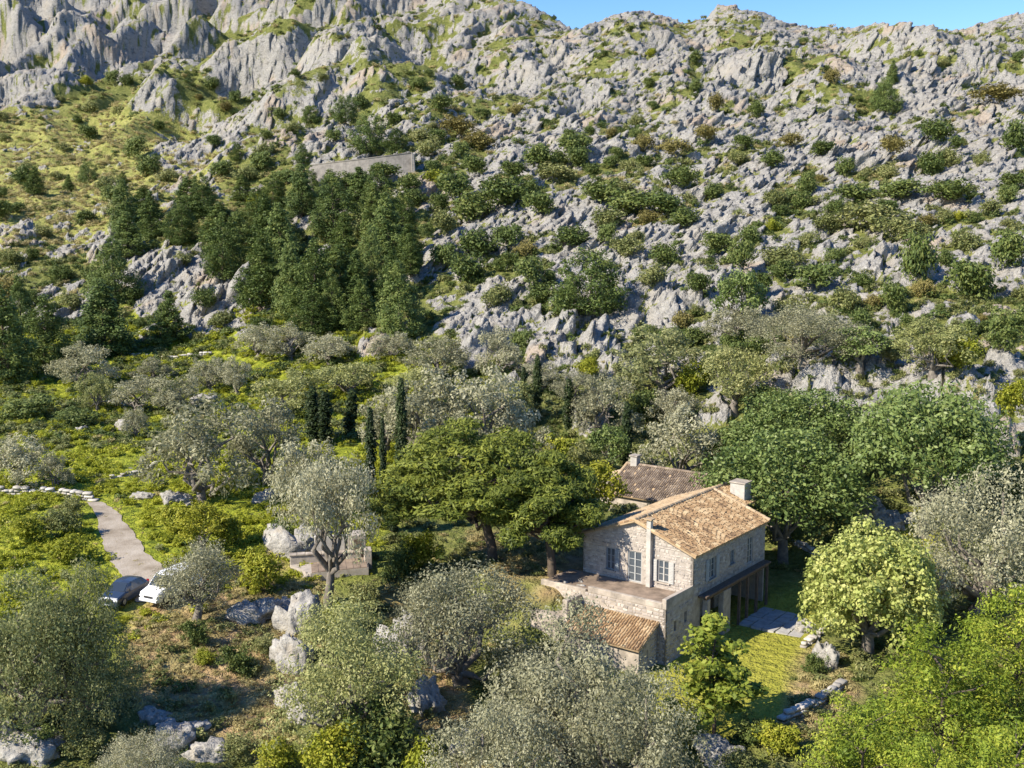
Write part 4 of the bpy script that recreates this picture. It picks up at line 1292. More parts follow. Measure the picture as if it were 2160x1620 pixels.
# porch below: slab, pillars, recessed wall
sl = MB(); sl.box((0.9, -0.66, -0.42), (LG + 0.1, 0.3, -0.253)); sl.build("porch_slab", M_WOOD, house, bevel=0.04)
bm_ = MB(); bm_.box((1.25, -0.5, -0.62), (LG, -0.28, -0.421)); bm_.build("porch_beam", M_WOOD, house)
for u_, w_ in ((1.35, 0.4), (3.9, 1.2)):
    q = MB(); q.box((u_, -0.56, DN - 0.6), (u_ + w_, -0.10, -0.622)); q.build("porch_pillar", M_MORTAR, house, bevel=0.05)
for u_ in (6.5, 7.9, 9.6, 11.5):
    house_post = MB(); house_post.hexa([(u_, -.62, DN - .6), (u_ + .2, -.62, DN - .6), (u_ + .2, -.42, DN - .6), (u_, -.42, DN - .6), (u_ + .12, -.58, -.622), (u_ + .28, -.58, -.622), (u_ + .28, -.40, -.622), (u_ + .12, -.40, -.622)])
    house_post.build("porch_post", M_WOOD, house)
facing(house, (0.9, 2.9), (1, 0), (0, -1), LG - 0.9, -0.43, DN - .4, [(2.2, 3.4, DN - .3, -1.7), (7.0, 8.0, DN - .3, -1.6)], partname="porch_wall")
for a_ in (2.2, 7.0):
    d_ = MB(); d_.box((0.9 + a_, 2.85, DN - .4), (0.9 + a_ + 1.1, 2.89, -1.6)); d_.build("porch_door", M_WOOD, house)
pier = MB(); pier.box((0.0, 0.05, DN - .6), (1.3, 2.58, -0.26)); pier.build("corner_pier", M_MORTAR, house)
# roof
OV = 0.38
def rz_(v): return RG + 0.10 - (RG - EV) / (WG / 2) * abs(v - WG / 2)
RIDGE_END = 14.6
tiled_roof(house, (-OV, -OV, rz_(-OV)), (LG + .25, -OV, rz_(-OV)), (LG + .25, WG / 2, rz_(WG / 2)), (-OV, WG / 2, rz_(WG / 2)), M_TILE, "roof_slope")
tiled_roof(house, (RIDGE_END, WG + OV, rz_(WG + OV)), (-OV, WG + OV, rz_(WG + OV)), (-OV, WG / 2, rz_(WG / 2)), (RIDGE_END, WG / 2, rz_(WG / 2)), M_EDGE, "roof_slope")
tile_row(house, (-OV, WG / 2, RG + .12), (RIDGE_END, WG / 2, RG + .12), 0.17, M_EDGE)
tile_row(house, (LG + .16, -OV, rz_(-OV) + .05), (LG + .16, WG / 2, RG + .13), 0.19, M_EDGE, "verge_tiles")
tile_row(house, (-OV + .1, -OV, rz_(-OV) + .03), (-OV + .1, WG / 2, RG + .11), 0.13, M_TILE, "verge_tiles")
tile_row(house, (-OV + .1, WG + OV, rz_(-OV) + .03), (-OV + .1, WG / 2, RG + .11), 0.13, M_TILE, "verge_tiles")
# rear, narrower bay under the same ridge
RV = 2.3
rb = MB()
rb.prism([(LG + .22, RV, DN), (LG + .22, RV, rz_(RV) - .15), (LG + .22, WG / 2, RG - .1), (LG + .22, WG - .2, EV - .1), (LG + .22, WG - .2, DN)], (RIDGE_END - LG - .5, 0, 0))
rb.build("rear_bay_wall", M_MORTAR, house)
tiled_roof(house, (LG + .27, RV - .4, rz_(RV - .4)), (RIDGE_END, RV - .4, rz_(RV - .4)), (RIDGE_END, WG / 2, rz_(WG / 2)), (LG + .27, WG / 2, rz_(WG / 2)), M_TILE, "rear_bay_roof")
ch = MB(); ch.box((13.2, 2.35, rz_(2.3) - .4), (14.5, 3.65, RG + 0.62)); c_ = ch.build("rear_chimney", M_WHITE, house, bevel=0.03)
ch = MB(); ch.box((13.12, 2.27, RG + 0.621), (14.58, 3.73, RG + 0.74)); ch.build("chimney_cap", M_RENDER, c_, bevel=0.03)
# flue on the gable
ch = MB(); ch.box((-0.40, 3.30, 0.02), (-0.06, 3.66, RG + 0.22)); c_ = ch.build("gable_flue", M_WHITE, house, bevel=0.02)
ch = MB(); ch.box((-0.52, 3.18, RG + 0.33), (0.04, 3.78, RG + 0.42)); ch.build("flue_cap", M_EDGE, c_)
for a_ in ((-0.40, 3.30), (-0.14, 3.30), (-0.40, 3.58), (-0.14, 3.58)):
    ch = MB(); ch.box((a_[0], a_[1], RG + 0.221), (a_[0] + .08, a_[1] + .08, RG + 0.329)); ch.build("flue_post", M_WHITE, c_)
# terrace block in front of the gable
TU = -3.9; TVL = 10.6
tb_ = MB(); tb_.box((TU + .2, 0.24, DN - .6), (-0.001, TVL - .2, -0.02)); tb_.build("terrace_base", M_MORTAR, house)
tb_ = MB(); tb_.box((TU + .02, 0.02, -0.0199), (-0.002, TVL - .02, 0.0)); tb_.build("terrace_floor", M_TERR, house)
facing(house, (TU, 0.22), (1, 0), (0, -1), -TU, -0.001, DN - .6, [(1.2, 1.55, -1.9, -1.2), (2.7, 3.1, -1.7, -0.9)], partname="terrace_side_wall")
facing(house, (TU + .22, 0), (0, 1), (-1, 0), TVL, -0.001, DN - .6, [], partname="terrace_front_wall", m_core=M_RENDER)
pp = MB(); pp.box((TU, -0.03, 0.0), (0.2, 0.30, 0.72)); pp.build("side_parapet", M_RENDER, house, bevel=0.03)
pp = MB(); pp.box((TU - .03, 0.301, 0.0), (TU + .27, 6.4, 0.42)); pp.build("front_parapet", M_RENDER, house, bevel=0.03)
pp = MB(); pp.box((TU - .02, 6.6, -0.9), (TU + .24, TVL, 0.16)); pp.build("front_kerb", M_RENDER, house, bevel=0.03)
# lean-to with its own small tiled roof
LU = -6.4
lt = MB()
lt.prism([(LU, 0.7, DN - .8), (LU, 0.7, -2.1), (TU - .03, 0.7, -1.05), (TU - .03, 0.7, DN - .8)][::-1], (0, 6.0, 0))
lt.build("lean_to_wall", M_RENDER, house)
facing(house, (LU, 0.7), (1, 0), (0, -1), TU - LU - .05, lambda s: -2.12 + s * 0.42, DN - .8, [(0.9, 1.3, -3.2, -2.6)], partname="lean_to_side", thick=.06)
tiled_roof(house, (LU - .35, 0.45, -2.2), (LU - .35, 6.9, -2.2), (TU - .05, 6.9, -0.95), (TU - .05, 0.45, -0.95), M_TILE, "lean_to_roof")
st_ = MB(); st_.box((LU + .6, 6.91, DN - .6), (TU - .04, 7.35, -0.25)); st_.build("lean_to_end_wall", M_RENDER, house, bevel=0.04)
tb_ = MB(); tb_.box((LU + .2, 7.36, DN - .6), (TU - .04, 9.9, -1.5)); tb_.build("step_block", M_RENDER, house, bevel=0.05)

# outbuilding behind, dark old tiles
B2U0, B2U1, B2V0, B2V1 = 17.6, 25.4, 9.6, 18.2
ob_ = empty("outbuilding", H(B2U0, B2V0, 0), ROT, "low stone outbuilding with dark weathered tile roof behind the farmhouse", "outbuilding")
dU = B2U1 - B2U0; dV = B2V1 - B2V0; BE = 1.7; BR = 3.6
q = MB(); q.prism([(0, 0, -4), (dU, 0, -4), (dU, 0, BE), (dU / 2, 0, BR), (0, 0, BE)], (0, dV, 0)); q.build("wall", M_RENDER, ob_)
tiled_roof(ob_, (-.4, -.35, BE - .1), (-.4, dV + .35, BE - .1), (dU / 2, dV + .35, BR + .1), (dU / 2, -.35, BR + .1), M_TILED, "roof_slope")
tiled_roof(ob_, (dU + .4, dV + .35, BE - .1), (dU + .4, -.35, BE - .1), (dU / 2, -.35, BR + .1), (dU / 2, dV + .35, BR + .1), M_TILED, "roof_slope")
tile_row(ob_, (dU / 2, -.35, BR + .13), (dU / 2, dV + .35, BR + .13), 0.17, M_TILED)
tile_row(ob_, (-.4, dV + .3, BE - .05), (dU / 2, dV + .3, BR + .13), 0.19, M_EDGE, "verge_tiles")
q = MB(); q.box((dU / 2 - .35, dV - .9, BR - .3), (dU / 2 + .35, dV - .2, BR + .95)); c_ = q.build("chimney", M_WHITE, ob_, bevel=0.03)
q = MB(); q.box((dU / 2 - .45, dV - 1.0, BR + .951), (dU / 2 + .45, dV - .1, BR + 1.06)); q.build("chimney_cap", M_RENDER, c_)
q = MB(); q.box((1.0, -0.05, -1.0), (2.0, 0.03, 1.1)); q.build("door", M_WOOD, ob_)
# low wing wall left of the outbuilding
lw = empty("wing_wall", H(22.5, 18.6, 0), ROT, "pale plastered wall top left of the outbuilding roof", "wall")
q = MB(); q.prism([(0, 0, -4), (0, 4.2, -4), (0, 4.2, 1.6), (0, 0, 2.9)][::-1], (0.45, 0, 0)); q.build("wall", M_RENDER, lw)
tile_row(lw, (0.22, 4.2, 1.62), (0.22, 0, 2.92), 0.24, M_EDGE, "coping_tiles")

# flagged yard right of the porch
yd = MB()
rngy = np.random.default_rng(5)
yard = empty("flagged_yard", H(6, -4, DN), ROT, "grey flagstone yard in the farmhouse's shade right of the porch", "yard")
for a in range(7):
    for b in range(5):
        x0 = 0.5 + a * 1.05; y0 = -1.5 + b * 1.0
        q = MB(); g_ = 0.03
        pz = 0.0
        j = rngy.normal(size=(4, 2)) * 0.05
        P4 = [(x0 + g_ + j[0, 0], y0 + g_ + j[0, 1]), (x0 + 1.02 + j[1, 0], y0 + g_ + j[1, 1]), (x0 + 1.02 + j[2, 0], y0 + .97 + j[2, 1]), (x0 + g_ + j[3, 0], y0 + .97 + j[3, 1])]
        wp = H(6 + x0, -4 + y0, 0); zz = 0.02 * rngy.random() + 0.16
        q.hexa([(p[0], p[1], zz - .9) for p in P4] + [(p[0], p[1], zz) for p in P4], float(rngy.random()))
        q.build("flagstone", M_PAVE, yard)
st2 = empty("yard_step", H(6.2, -6.2, DN), ROT, "low stone edging along the yard's near side in shade", "kerb")
for i in range(8):
    q = MB(); q.box((i * 1.0, -0.1, -0.8), (i * 1.0 + .95, 0.3, 0.26 + 0.05 * rngy.random()), float(rngy.random())); q.build("stone", M_DRYW, st2, bevel=0.04)
# ------------------------------------------------------------------ boulders
import bmesh
def rock_mesh(name, seed, sub=4):
    """weathered limestone block: flat broken planes, upright flutes, pits"""
    bm = bmesh.new()
    bmesh.ops.create_icosphere(bm, subdivisions=sub, radius=1.0)
    co = np.array([v.co[:] for v in bm.verts]); fs = np.array([[v.index for v in f.verts] for f in bm.faces])
    bm.free()
    rng = np.random.default_rng(seed)
    # a handful of overlapping blocks, each an angular box turned its own way
    best = np.full(len(co), 0.0)
    dirs = unit(co)
    for k_ in range(6):
        c = rng.normal(size=3) * np.array([0.34, 0.34, 0.18]); hs_ = 0.28 + 0.34 * rng.random(3); hs_[2] *= 1.15
        q, _r = np.linalg.qr(rng.normal(size=(3, 3)) * 0.35 + np.eye(3))
        o_ = q.T @ (-c); dd = dirs @ q
        t1 = (-hs_ - o_) / (dd + 1e-9); t2 = (hs_ - o_) / (dd + 1e-9)
        tn = np.minimum(t1, t2).max(1); tf = np.maximum(t1, t2).min(1)
        best = np.where((tf > tn) & (tf > 0), np.maximum(best, tf), best)
    r = np.clip(best, 0.35, 1.15)
    for _ in range(1):
        pass
    az_a = np.arctan2(dirs[:, 1], dirs[:, 0])
    fl = np.abs(perlin(az_a * 5 + seed, dirs[:, 2] * 1.1, seed)) - 0.25
    f1, f2, cid, ox, oy = worley(dirs[:, 0] * 3.2 + dirs[:, 2] * 1.3 + seed, dirs[:, 1] * 3.2 - dirs[:, 2] * 1.7, seed + 3)
    r = r * (1 + 0.22 * fl + 0.16 * (cid - .5) - 0.16 * (1 - sstep(0.0, 0.16, f2 - f1)))
    r = r + 0.09 * perlin(dirs[:, 0] * 7 + dirs[:, 2] * 5, dirs[:, 1] * 7 - dirs[:, 2] * 4, seed + 9)
    co = dirs * r[:, None]
    co[:, 2] = np.maximum(co[:, 2], -0.5)
    return mesh_np(name, co, fs, LIME, np.full(len(fs), 0.5))
def m_lime():
    m, g, p = mat("limestone_rock")
    P = g.pos()
    n3 = g.noise(P, 2.4, 4, 0.7); n1 = g.noise(P, 0.7, 2)
    c = g.ramp(n3, [(0.28, (0.15, 0.145, 0.13)), (0.45, (0.31, 0.295, 0.265)), (0.72, (0.45, 0.43, 0.385))])
    c = g.mix(g.math('MULTIPLY', g.sm(n1, 0.5, 0.75), 0.6), c, (0.36, 0.31, 0.24))
    g.l.new(c, p.inputs["Base Color"]); p.inputs["Roughness"].default_value = 0.95; p.inputs["Specular IOR Level"].default_value = 0.15
    g.l.new(g.bump(n3, 0.9, 0.25), p.inputs["Normal"])
    return m
LIME = m_lime()
ROCKS = [rock_mesh("boulder_mesh", 300 + i) for i in range(6)]
def boulder(px, base, w, h, label, cat="boulder", group="limestone boulders", name="boulder", k_=None, deep=0.8):
    p, i, j = ground_at(px, base)
    d = project(*p)[2]
    W = w * d / FOC; Hh = h * d / FOC
    o = put_mesh(name, ROCKS[RNG.integers(0, 6) if k_ is None else k_], (p[0], p[1] + W * 0.2, p[2] + Hh * 0.10), (RNG.normal() * .15, RNG.normal() * .15, RNG.random() * 6.28), (W * 0.62, W * 0.62 * deep, Hh * 0.95))
    o["label"] = label; o["category"] = cat; o["kind"] = "thing"
    if group: o["group"] = group
    return o
for q in [
 (520,1306,100,42,"low pale boulder on the dry ground right of the slim olive"),
 (600,1296,60,30,"small tilted stone at the top of the dry slope, left of the boulder slab"),
 (628,1345,95,80,"upper part of the pale boulder slab left of the yellow-green olive"),
 (618,1420,90,90,"lower, streaked part of the pale boulder slab left of the yellow-green olive"),
 (622,1492,84,52,"rounded boulder just under the pale boulder slab"),
 (648,1528,70,66,"pale boulder touching the bushes under the boulder slab"),
 (320,1520,62,26,"small stone lying in the shade in front of the dark olives"),
 (345,1582,105,36,"flat grey rock near the bottom edge, left of centre"),
 (398,1552,72,26,"thin grey stone above the flat rock near the bottom edge"),
 (430,1608,84,36,"pale rock at the bottom edge right of the flat grey rock"),
 (45,1625,140,62,"large pale rock in the bottom left corner"),
 (4,1565,44,60,"rock cut by the left edge near the bottom"),
 (622,1168,104,76,"white rock outcrop beside the stone platform"),
 (668,1172,60,40,"lower white rock between the outcrop and the platform wall"),
 (1516,1612,96,50,"dark grey rock at the bottom edge under the young tree"),
 (1748,1405,56,56,"grey rock beneath the fig tree at the dry stone wall's end"),
 (1702,1335,34,26,"small stone at the left foot of the fig tree"),
 (1840,1108,70,62,"white rock at the lawn's top, under the largest carob"),
 (1885,1112,90,30,"flat tan rock right of the white rock under the largest carob"),
 (300,1054,44,16,"small white rock left of three under the large spreading olive"),
 (352,1062,62,26,"middle white rock of three under the large spreading olive"),
 (392,1064,36,16,"right white rock of three under the large spreading olive"),
 (555,1060,54,20,"white rock below the olive touching the large spreading one"),
 (858,1400,95,120,"bare pinkish rock face left of the big silvery olive"),
 (900,1500,90,70,"pale broken rock under the big silvery olive's trunk"),
 (985,1600,80,60,"pale rock at the bottom edge between two silvery olives"),
 (262,906,52,22,"white stone in the middle of the bright meadow"),
 (165,912,40,14,"flat white stone in the meadow left of the other white one"),
 (425,856,54,22,"grey stone heap at the top of the large spreading olive"),
 (1200,1265,60,40,"pale stone at the left foot of the farmhouse terrace"),
]:
    boulder(*q)

# ------------------------------------------------------------------ track (a sheet on the ground)
tm = MB()
left, right = [], []
TRK = np.array(tr_pts)
ss = np.linspace(0, len(TRK) - 1, 60)
prev = None
pts_l, pts_r = [], []
for s in ss:
    i = min(int(s), len(TRK) - 2); f = s - i
    c = TRK[i] * (1 - f) + TRK[i + 1] * f
    w = c[3] * 0.5 * (1 + 0.22 * float(perlin(np.array([s * 3.6]), np.array([3.3]), 9)[0]))
    w2 = c[3] * 0.5 * (1 + 0.22 * float(perlin(np.array([s * 3.6]), np.array([8.3]), 19)[0]))
    row = []
    for q in np.linspace(-w, w2, 9):
        x = c[0] + q; y = c[1]
        row.append((x, y, float(base_height(np.array([x]), np.array([y]))[0]) + 0.07))
    if prev is not None:
        for a in range(8):
            tm.poly([prev[a], prev[a + 1], row[a + 1], row[a]])
    prev = row
trk = tm.build("track", M_TRACKM, smooth=True)
trk["kind"] = "structure"

# ------------------------------------------------------------------ dry stone walls: every stone its own piece
STONE_ME = [mesh_np("wall_stone", *(lambda c, f: (c, f))(*[np.array(z) for z in (
    [(-.5 + a, -.5 + b, -.5 + c) for a, b, c in [(0, .08, .06), (1, 0, 0), (.94, 1, .05), (.05, .95, 0), (.08, .1, .93), (.93, .06, 1), (.9, .9, .92), (.06, .93, .97)]],
    [(0, 3, 2, 1), (4, 5, 6, 7), (0, 1, 5, 4), (1, 2, 6, 5), (2, 3, 7, 6), (3, 0, 4, 7)])]), M_DRYW, np.full(6, t)) for t in (0.15, 0.4, 0.6, 0.85)]
WR = np.random.default_rng(33)
def dry_wall(pxs, height, thick, length, label, courses=3, name="dry_stone_wall"):
    P3 = [ground_at(*p)[0] for p in pxs]
    r = empty(name, P3[0], 0, label, "stone wall")
    for a, b in zip(P3[:-1], P3[1:]):
        d = b - a; L = np.hypot(d[0], d[1]); an = math.atan2(d[1], d[0])
        for c in range(courses):
            s = WR.random() * 0.2
            while s < L:
                l_ = length * (0.6 + 0.8 * WR.random()); hh = height / courses
                x = a[0] + d[0] * (s + l_ / 2) / L; y = a[1] + d[1] * (s + l_ / 2) / L
                if c < courses - 1 or WR.random() < 0.8:
                    z = ground_z(x, y) - 0.1 + hh * (c + 0.5)
                    o = put_mesh("stone", STONE_ME[WR.integers(0, 4)], (x - P3[0][0], y - P3[0][1], z - P3[0][2]), (WR.normal() * .06, WR.normal() * .06, an + WR.normal() * .08), (l_ * 0.97, thick * (0.8 + 0.4 * WR.random()), hh * 1.05), r)
                s += l_
    return r
dry_wall([(1640,1534),(1690,1508),(1735,1482),(1775,1455)], 0.75, 0.55, 0.6, "tumbledown dry stone wall between the lawn and the bright pines")
dry_wall([(-40,1044),(60,1044),(130,1048),(188,1056)], 0.9, 0.6, 0.8, "pale straight dry stone terrace wall at the left edge above the track")
dry_wall([(230,1012),(290,1000),(338,978)], 0.5, 0.5, 0.7, "short slanting dry stone wall in the meadow left of the large olive", 2)
dry_wall([(228,752),(300,752),(440,750)], 0.7, 0.6, 1.1, "dark low terrace wall across the top of the upper meadow", 2)
dry_wall([(1625,1128),(1680,1150),(1720,1175)], 0.6, 0.5, 0.6, "low dry stone wall behind the yard, under the carob", 2)
dry_wall([(1690,1370),(1720,1352),(1745,1310)], 0.5, 0.5, 0.5, "short stone row at the fig tree's left foot", 2)
dry_wall([(130,860),(205,852),(300,866)], 0.6, 0.5, 0.9, "shadowed terrace wall under the low meadow olives", 2)

# ------------------------------------------------------------------ stone platform beside the tall leaning olive
pa = ground_at(612, 1232)[0]; pb = ground_at(775, 1215)[0]
pan = math.atan2(pb[1] - pa[1], pb[0] - pa[0]); PL = float(np.hypot(pb[0] - pa[0], pb[1] - pa[1]))
plat = empty("stone_platform", (pa[0], pa[1], (pa[2] + pb[2]) / 2), pan, "tan stone platform with low back wall by the leaning olive", "platform")
q = MB(); q.hexa([(1.6, 0, -2), (PL, 0, -2), (PL, 3.2, -2), (0, 2.6, -2), (1.6, 0, 0.55), (PL, 0, 0.75), (PL, 3.2, 0.8), (0, 2.6, 0.55)]); q.build("platform_base", M_MORTAR, plat)
for a in range(8):
    for b in range(3):
        x0 = 1.7 + (PL - 1.75) * a / 8; x1 = 1.7 + (PL - 1.75) * (a + 1) / 8 - 0.03
        y0 = 0.03 + b * 1.03; z_ = 0.57 + 0.2 * (a / 8)
        q = MB(); q.hexa([(x0, y0, z_ - .05), (x1, y0, z_ - .03), (x1, y0 + 1, z_ - .0), (x0, y0 + 1, z_ - .02), (x0, y0, z_ + .04), (x1, y0, z_ + .06), (x1, y0 + 1, z_ + .08), (x0, y0 + 1, z_ + .06)], float(WR.random())); q.build("paving_slab", M_TERR, plat)
q = MB(); q.box((0.0, 2.7, -1.5), (PL - 0.4, 3.2, 1.25)); w_ = q.build("back_wall", M_MORTAR, plat, bevel=0.06)
for a in range(9):
    q = MB(); x0 = -0.05 + (PL - 0.3) * a / 9; q.box((x0, 2.62, 1.251), (x0 + (PL - 0.3) / 9 - .03, 3.28, 1.38 + 0.03 * WR.random()), float(WR.random())); q.build("coping_stone", M_RENDER, w_, bevel=0.03)
hut = empty("stone_hut", (pb[0], pb[1], pb[2]), pan, "small dark stone hut stub with white lime wall at the platform's right end", "hut")
q = MB(); q.box((-4.2, 3.3, -1), (-1.3, 3.75, 2.5)); q.build("white_wall", M_WHITE, hut, bevel=0.06)
q = MB(); q.box((-1.29, 2.9, -1), (0.0, 4.6, 2.55)); q.build("wall", M_MORTAR, hut, bevel=0.05)
q = MB(); q.box((-1.0, 2.86, 0.6), (-0.3, 2.91, 2.2)); q.build("doorway", M_WOOD, hut)
q = MB(); q.box((-0.2, 1.5, -1), (0.4, 2.7, 1.6)); q.build("buttress", M_MORTAR, hut, bevel=0.05)

# ------------------------------------------------------------------ road retaining wall on the spur
wa = ground_at(652, 378)[0]; wb = ground_at(868, 362)[0]
Yw = min(wa[1], wb[1]) - 2
A_ = np.array(wpt(648, 372, Yw + 6)); B_ = np.array(wpt(868, 356, Yw))
rw = empty("retaining_wall", tuple(A_), 0, "long grey-tan masonry retaining wall of the road on the spur", "wall")
NSEG = 12
def wtop(f):
    px = 648 + 220 * f
    ty = np.interp(px, [648, 690, 760, 868], [349, 343, 335, 321])
    by = np.interp(px, [648, 700, 760, 868], [374, 386, 384, 360])
    Yq = A_[1] * (1 - f) + B_[1] * f - 3.0 * math.sin(math.pi * f)
    return np.array(wpt(px, ty, Yq)) - A_, np.array(wpt(px, by, Yq)) - A_
for k_ in range(NSEG):
    t0, b0 = wtop(k_ / NSEG); t1, b1 = wtop((k_ + 0.992) / NSEG)
    bk = np.array([0, 2.2, 0.0]); q = MB(); dd = np.array([0, 0.9, 0]); dn = np.array([0, 0, -4])
    q.hexa([b0 + dn, b1 + dn, b1 + dn + dd, b0 + dn + dd, t0 + bk, t1 + bk, t1 + dd + bk, t0 + dd + bk], 0.45 + 0.03 * (k_ % 2)); q.build("wall_panel", m_w if k_ else (m_w := m_plain("road_masonry", (0.20, 0.185, 0.165), 0.95, 0.3, 0.9)), rw)
    q = MB(); up = np.array([0, 0, 0.45]); fo = np.array([0, -0.12, 0])
    q.hexa([c + bk for c in (t0 + fo, t1 + fo, t1 + dd, t0 + dd, t0 + fo + up * .5, t1 + fo + up * .5, t1 + dd + up * .5, t0 + dd + up * .5)]); q.build("coping", m_w, rw)
t1, b1 = wtop(1.0)
q = MB(); q.hexa([b1 + np.array([0, 0, -3]), b1 + np.array([1.0, .2, -3]), b1 + np.array([1.0, 1.2, -3]), b1 + np.array([0, 1.2, -3]), t1 + np.array([0, 0, .0]), t1 + np.array([.6, .2, -.5]), t1 + np.array([.6, 1.2, -.5]), t1 + np.array([0, 1.2, .0])]); q.build("end_pillar", M_MORTAR, rw, bevel=0.1)
rd = MB()
for k_ in range(NSEG):
    t0, b0 = wtop(k_ / NSEG); t1, b1 = wtop((k_ + 1) / NSEG)
    a0 = A_ + t0; a1 = A_ + t1
    rd.poly([a0 + [0, 3.1, -.3], a1 + [0, 3.1, -.3], a1 + [0, 8.7, -.3], a0 + [0, 8.7, -.3]])
r_ = rd.build("road", m_plain("asphalt", (0.06, 0.06, 0.06), 0.9, 0.2, 1.0)); r_["kind"] = "structure"

# ------------------------------------------------------------------ vehicles
def loft(root, name, stations, m, smooth=True):
    """stations: x, zb, zbelt, ztop, wb, wbelt, wtop"""
    rings = []
    for x, zb, zl, zt, wb, wl_, wt in stations:
        rings.append([(x, -wb, zb), (x, -wl_, (zb + zl) / 2), (x, -wl_, zl), (x, -wt, zt), (x, 0, zt + 0.03), (x, wt, zt), (x, wl_, zl), (x, wl_, (zb + zl) / 2), (x, wb, zb)])
    mb = MB()
    for a, b in zip(rings[:-1], rings[1:]):
        n = len(a)
        for i in range(n):
            j = (i + 1) % n
            mb.poly([a[i], a[j], b[j], b[i]])
    mb.poly(rings[0]); mb.poly(rings[-1][::-1])
    o = mb.build(name, m, root, smooth=False, bevel=0.04)
    return o, rings
def m_paint(name, col, metal=0.0):
    m, g, p = mat(name)
    n = g.noise(g.objco(), 6.0, 3)
    g.l.new(g.mix(g.math('MULTIPLY', n, 0.25), col, tuple(c * 0.8 + 0.03 for c in col)), p.inputs["Base Color"])
    p.inputs["Roughness"].default_value = 0.28; p.inputs["Metallic"].default_value = metal
    p.inputs["Coat Weight"].default_value = 0.5
    return m
M_VW = m_paint("white_paint", (0.78, 0.78, 0.77)); M_VB = m_paint("dark_blue_paint", (0.035, 0.05, 0.075), 0.2)
M_CGL = m_plain("car_glass", (0.03, 0.04, 0.05), 0.06, 0.05, 1.0, 0.0, 0.9)
M_TYRE = m_plain("tyre_rubber", (0.02, 0.02, 0.02), 0.85, 0.2, 8.0)
M_RIM = m_plain("wheel_rim", (0.45, 0.45, 0.46), 0.35, 0.1, 4.0, 0.8)
M_LAMP = m_plain("lamp_glass", (0.62, 0.64, 0.66), 0.12, 0.05, 2.0)
M_TRIM = m_plain("dark_trim", (0.035, 0.035, 0.038), 0.6, 0.2, 4.0)
def pane(root, name, quad, off, m, inset=0.1, th=0.012):
    q = [np.asarray(p, float) for p in quad]
    c = sum(q) / 4
    n = np.cross(q[1] - q[0], q[3] - q[0]); n /= np.linalg.norm(n)
    q = [c + (p - c) * (1 - inset) for p in q]
    mb = MB(); mb.hexa([p + n * (off - th) for p in q] + [p + n * off for p in q])
    return mb.build(name, m, root)
def wheel(root, x, y, r, side):
    def cyl(rad, y0, y1, n=18):
        mb = MB()
        A = [(x + rad * math.cos(t), y0, r + rad * math.sin(t)) for t in np.linspace(0, 2 * math.pi, n, endpoint=False)]
        B = [(p[0], y1, p[2]) for p in A]
        for i in range(n):
            j = (i + 1) % n
            mb.poly([A[i], A[j], B[j], B[i]])
        mb.poly(A[::-1]); mb.poly(B)
        return mb
    w = cyl(r, y - 0.11, y + 0.11).build("wheel", M_TYRE, root, bevel=0.02)
    yo = y + side * 0.112
    cyl(r * 0.62, min(yo, yo + side * .02), max(yo, yo + side * .02)).build("rim", M_RIM, w)
def vehicle(name, px, py, az, paint, label, cat, st, wind, sides, rear, wh, lamp_z, width):
    p, i, j = ground_at(px, py)
    r = empty(name, (p[0], p[1], p[2] + 0.08), math.radians(az), label, cat)
    b, R = loft(r, "body", st, paint)
    pane(r, "windscreen", [R[wind][3], R[wind][5], R[wind + 1][5], R[wind + 1][3]], 0.035, M_CGL, 0.10)
    for a in sides:
        pane(r, "side_window", [R[a][2], R[a][3], R[a + 1][3], R[a + 1][2]][::-1], 0.015, M_CGL, 0.14)
        pane(r, "side_window", [R[a][6], R[a][5], R[a + 1][5], R[a + 1][6]], 0.015, M_CGL, 0.14)
    pane(r, "rear_window", [R[rear][5], R[rear][3], R[rear + 1][3], R[rear + 1][5]], 0.035, M_CGL, 0.14)
    for x in wh[1:]:
        for s in (-1, 1): wheel(r, x, s * (width - 0.1), wh[0], s)
    x0 = st[0][0]
    for s in (-1, 1):
        q = MB(); q.box((x0 - .25, s * width * .74 - .17, lamp_z), (x0 + .03, s * width * .74 + .17, lamp_z + .16)); q.build("headlight", M_LAMP, r, bevel=0.03)
        q = MB(); q.box((st[-1][0] - .03, s * width * .84 - .09, lamp_z + .1), (st[-1][0] + .05, s * width * .84 + .09, lamp_z + .5)); q.build("tail_light", m_tail, r)
        q = MB(); xm = st[wind][0] - .25; q.box((xm, s * (width + .12) - .1, st[wind][3] + .02), (xm + .12, s * (width + .12) + .1, st[wind][3] + .24)); q.build("wing_mirror", M_TRIM, r, bevel=0.03)
    q = MB(); q.box((x0 - .05, -width * .45, lamp_z - .05), (x0 + .035, width * .45, lamp_z + .1)); q.build("grille", M_TRIM, r)
    q = MB(); q.box((x0 - .1, -width * .92, lamp_z - .32), (x0 + .09, width * .92, lamp_z - .08)); q.build("bumper", paint, r, bevel=0.04)
    q = MB(); q.box((x0 + .091, -.26, lamp_z - .25), (x0 + .10, .26, lamp_z - .14)); q.build("number_plate", M_LAMP, r)
    q = MB(); q.box((st[-1][0] - .09, -width * .92, lamp_z - .3), (st[-1][0] + .1, width * .92, lamp_z - .06)); q.build("bumper", M_TRIM, r, bevel=0.04)
    return r
m_tail = m_plain("tail_lamp", (0.30, 0.02, 0.02), 0.2, 0.1, 2.0)
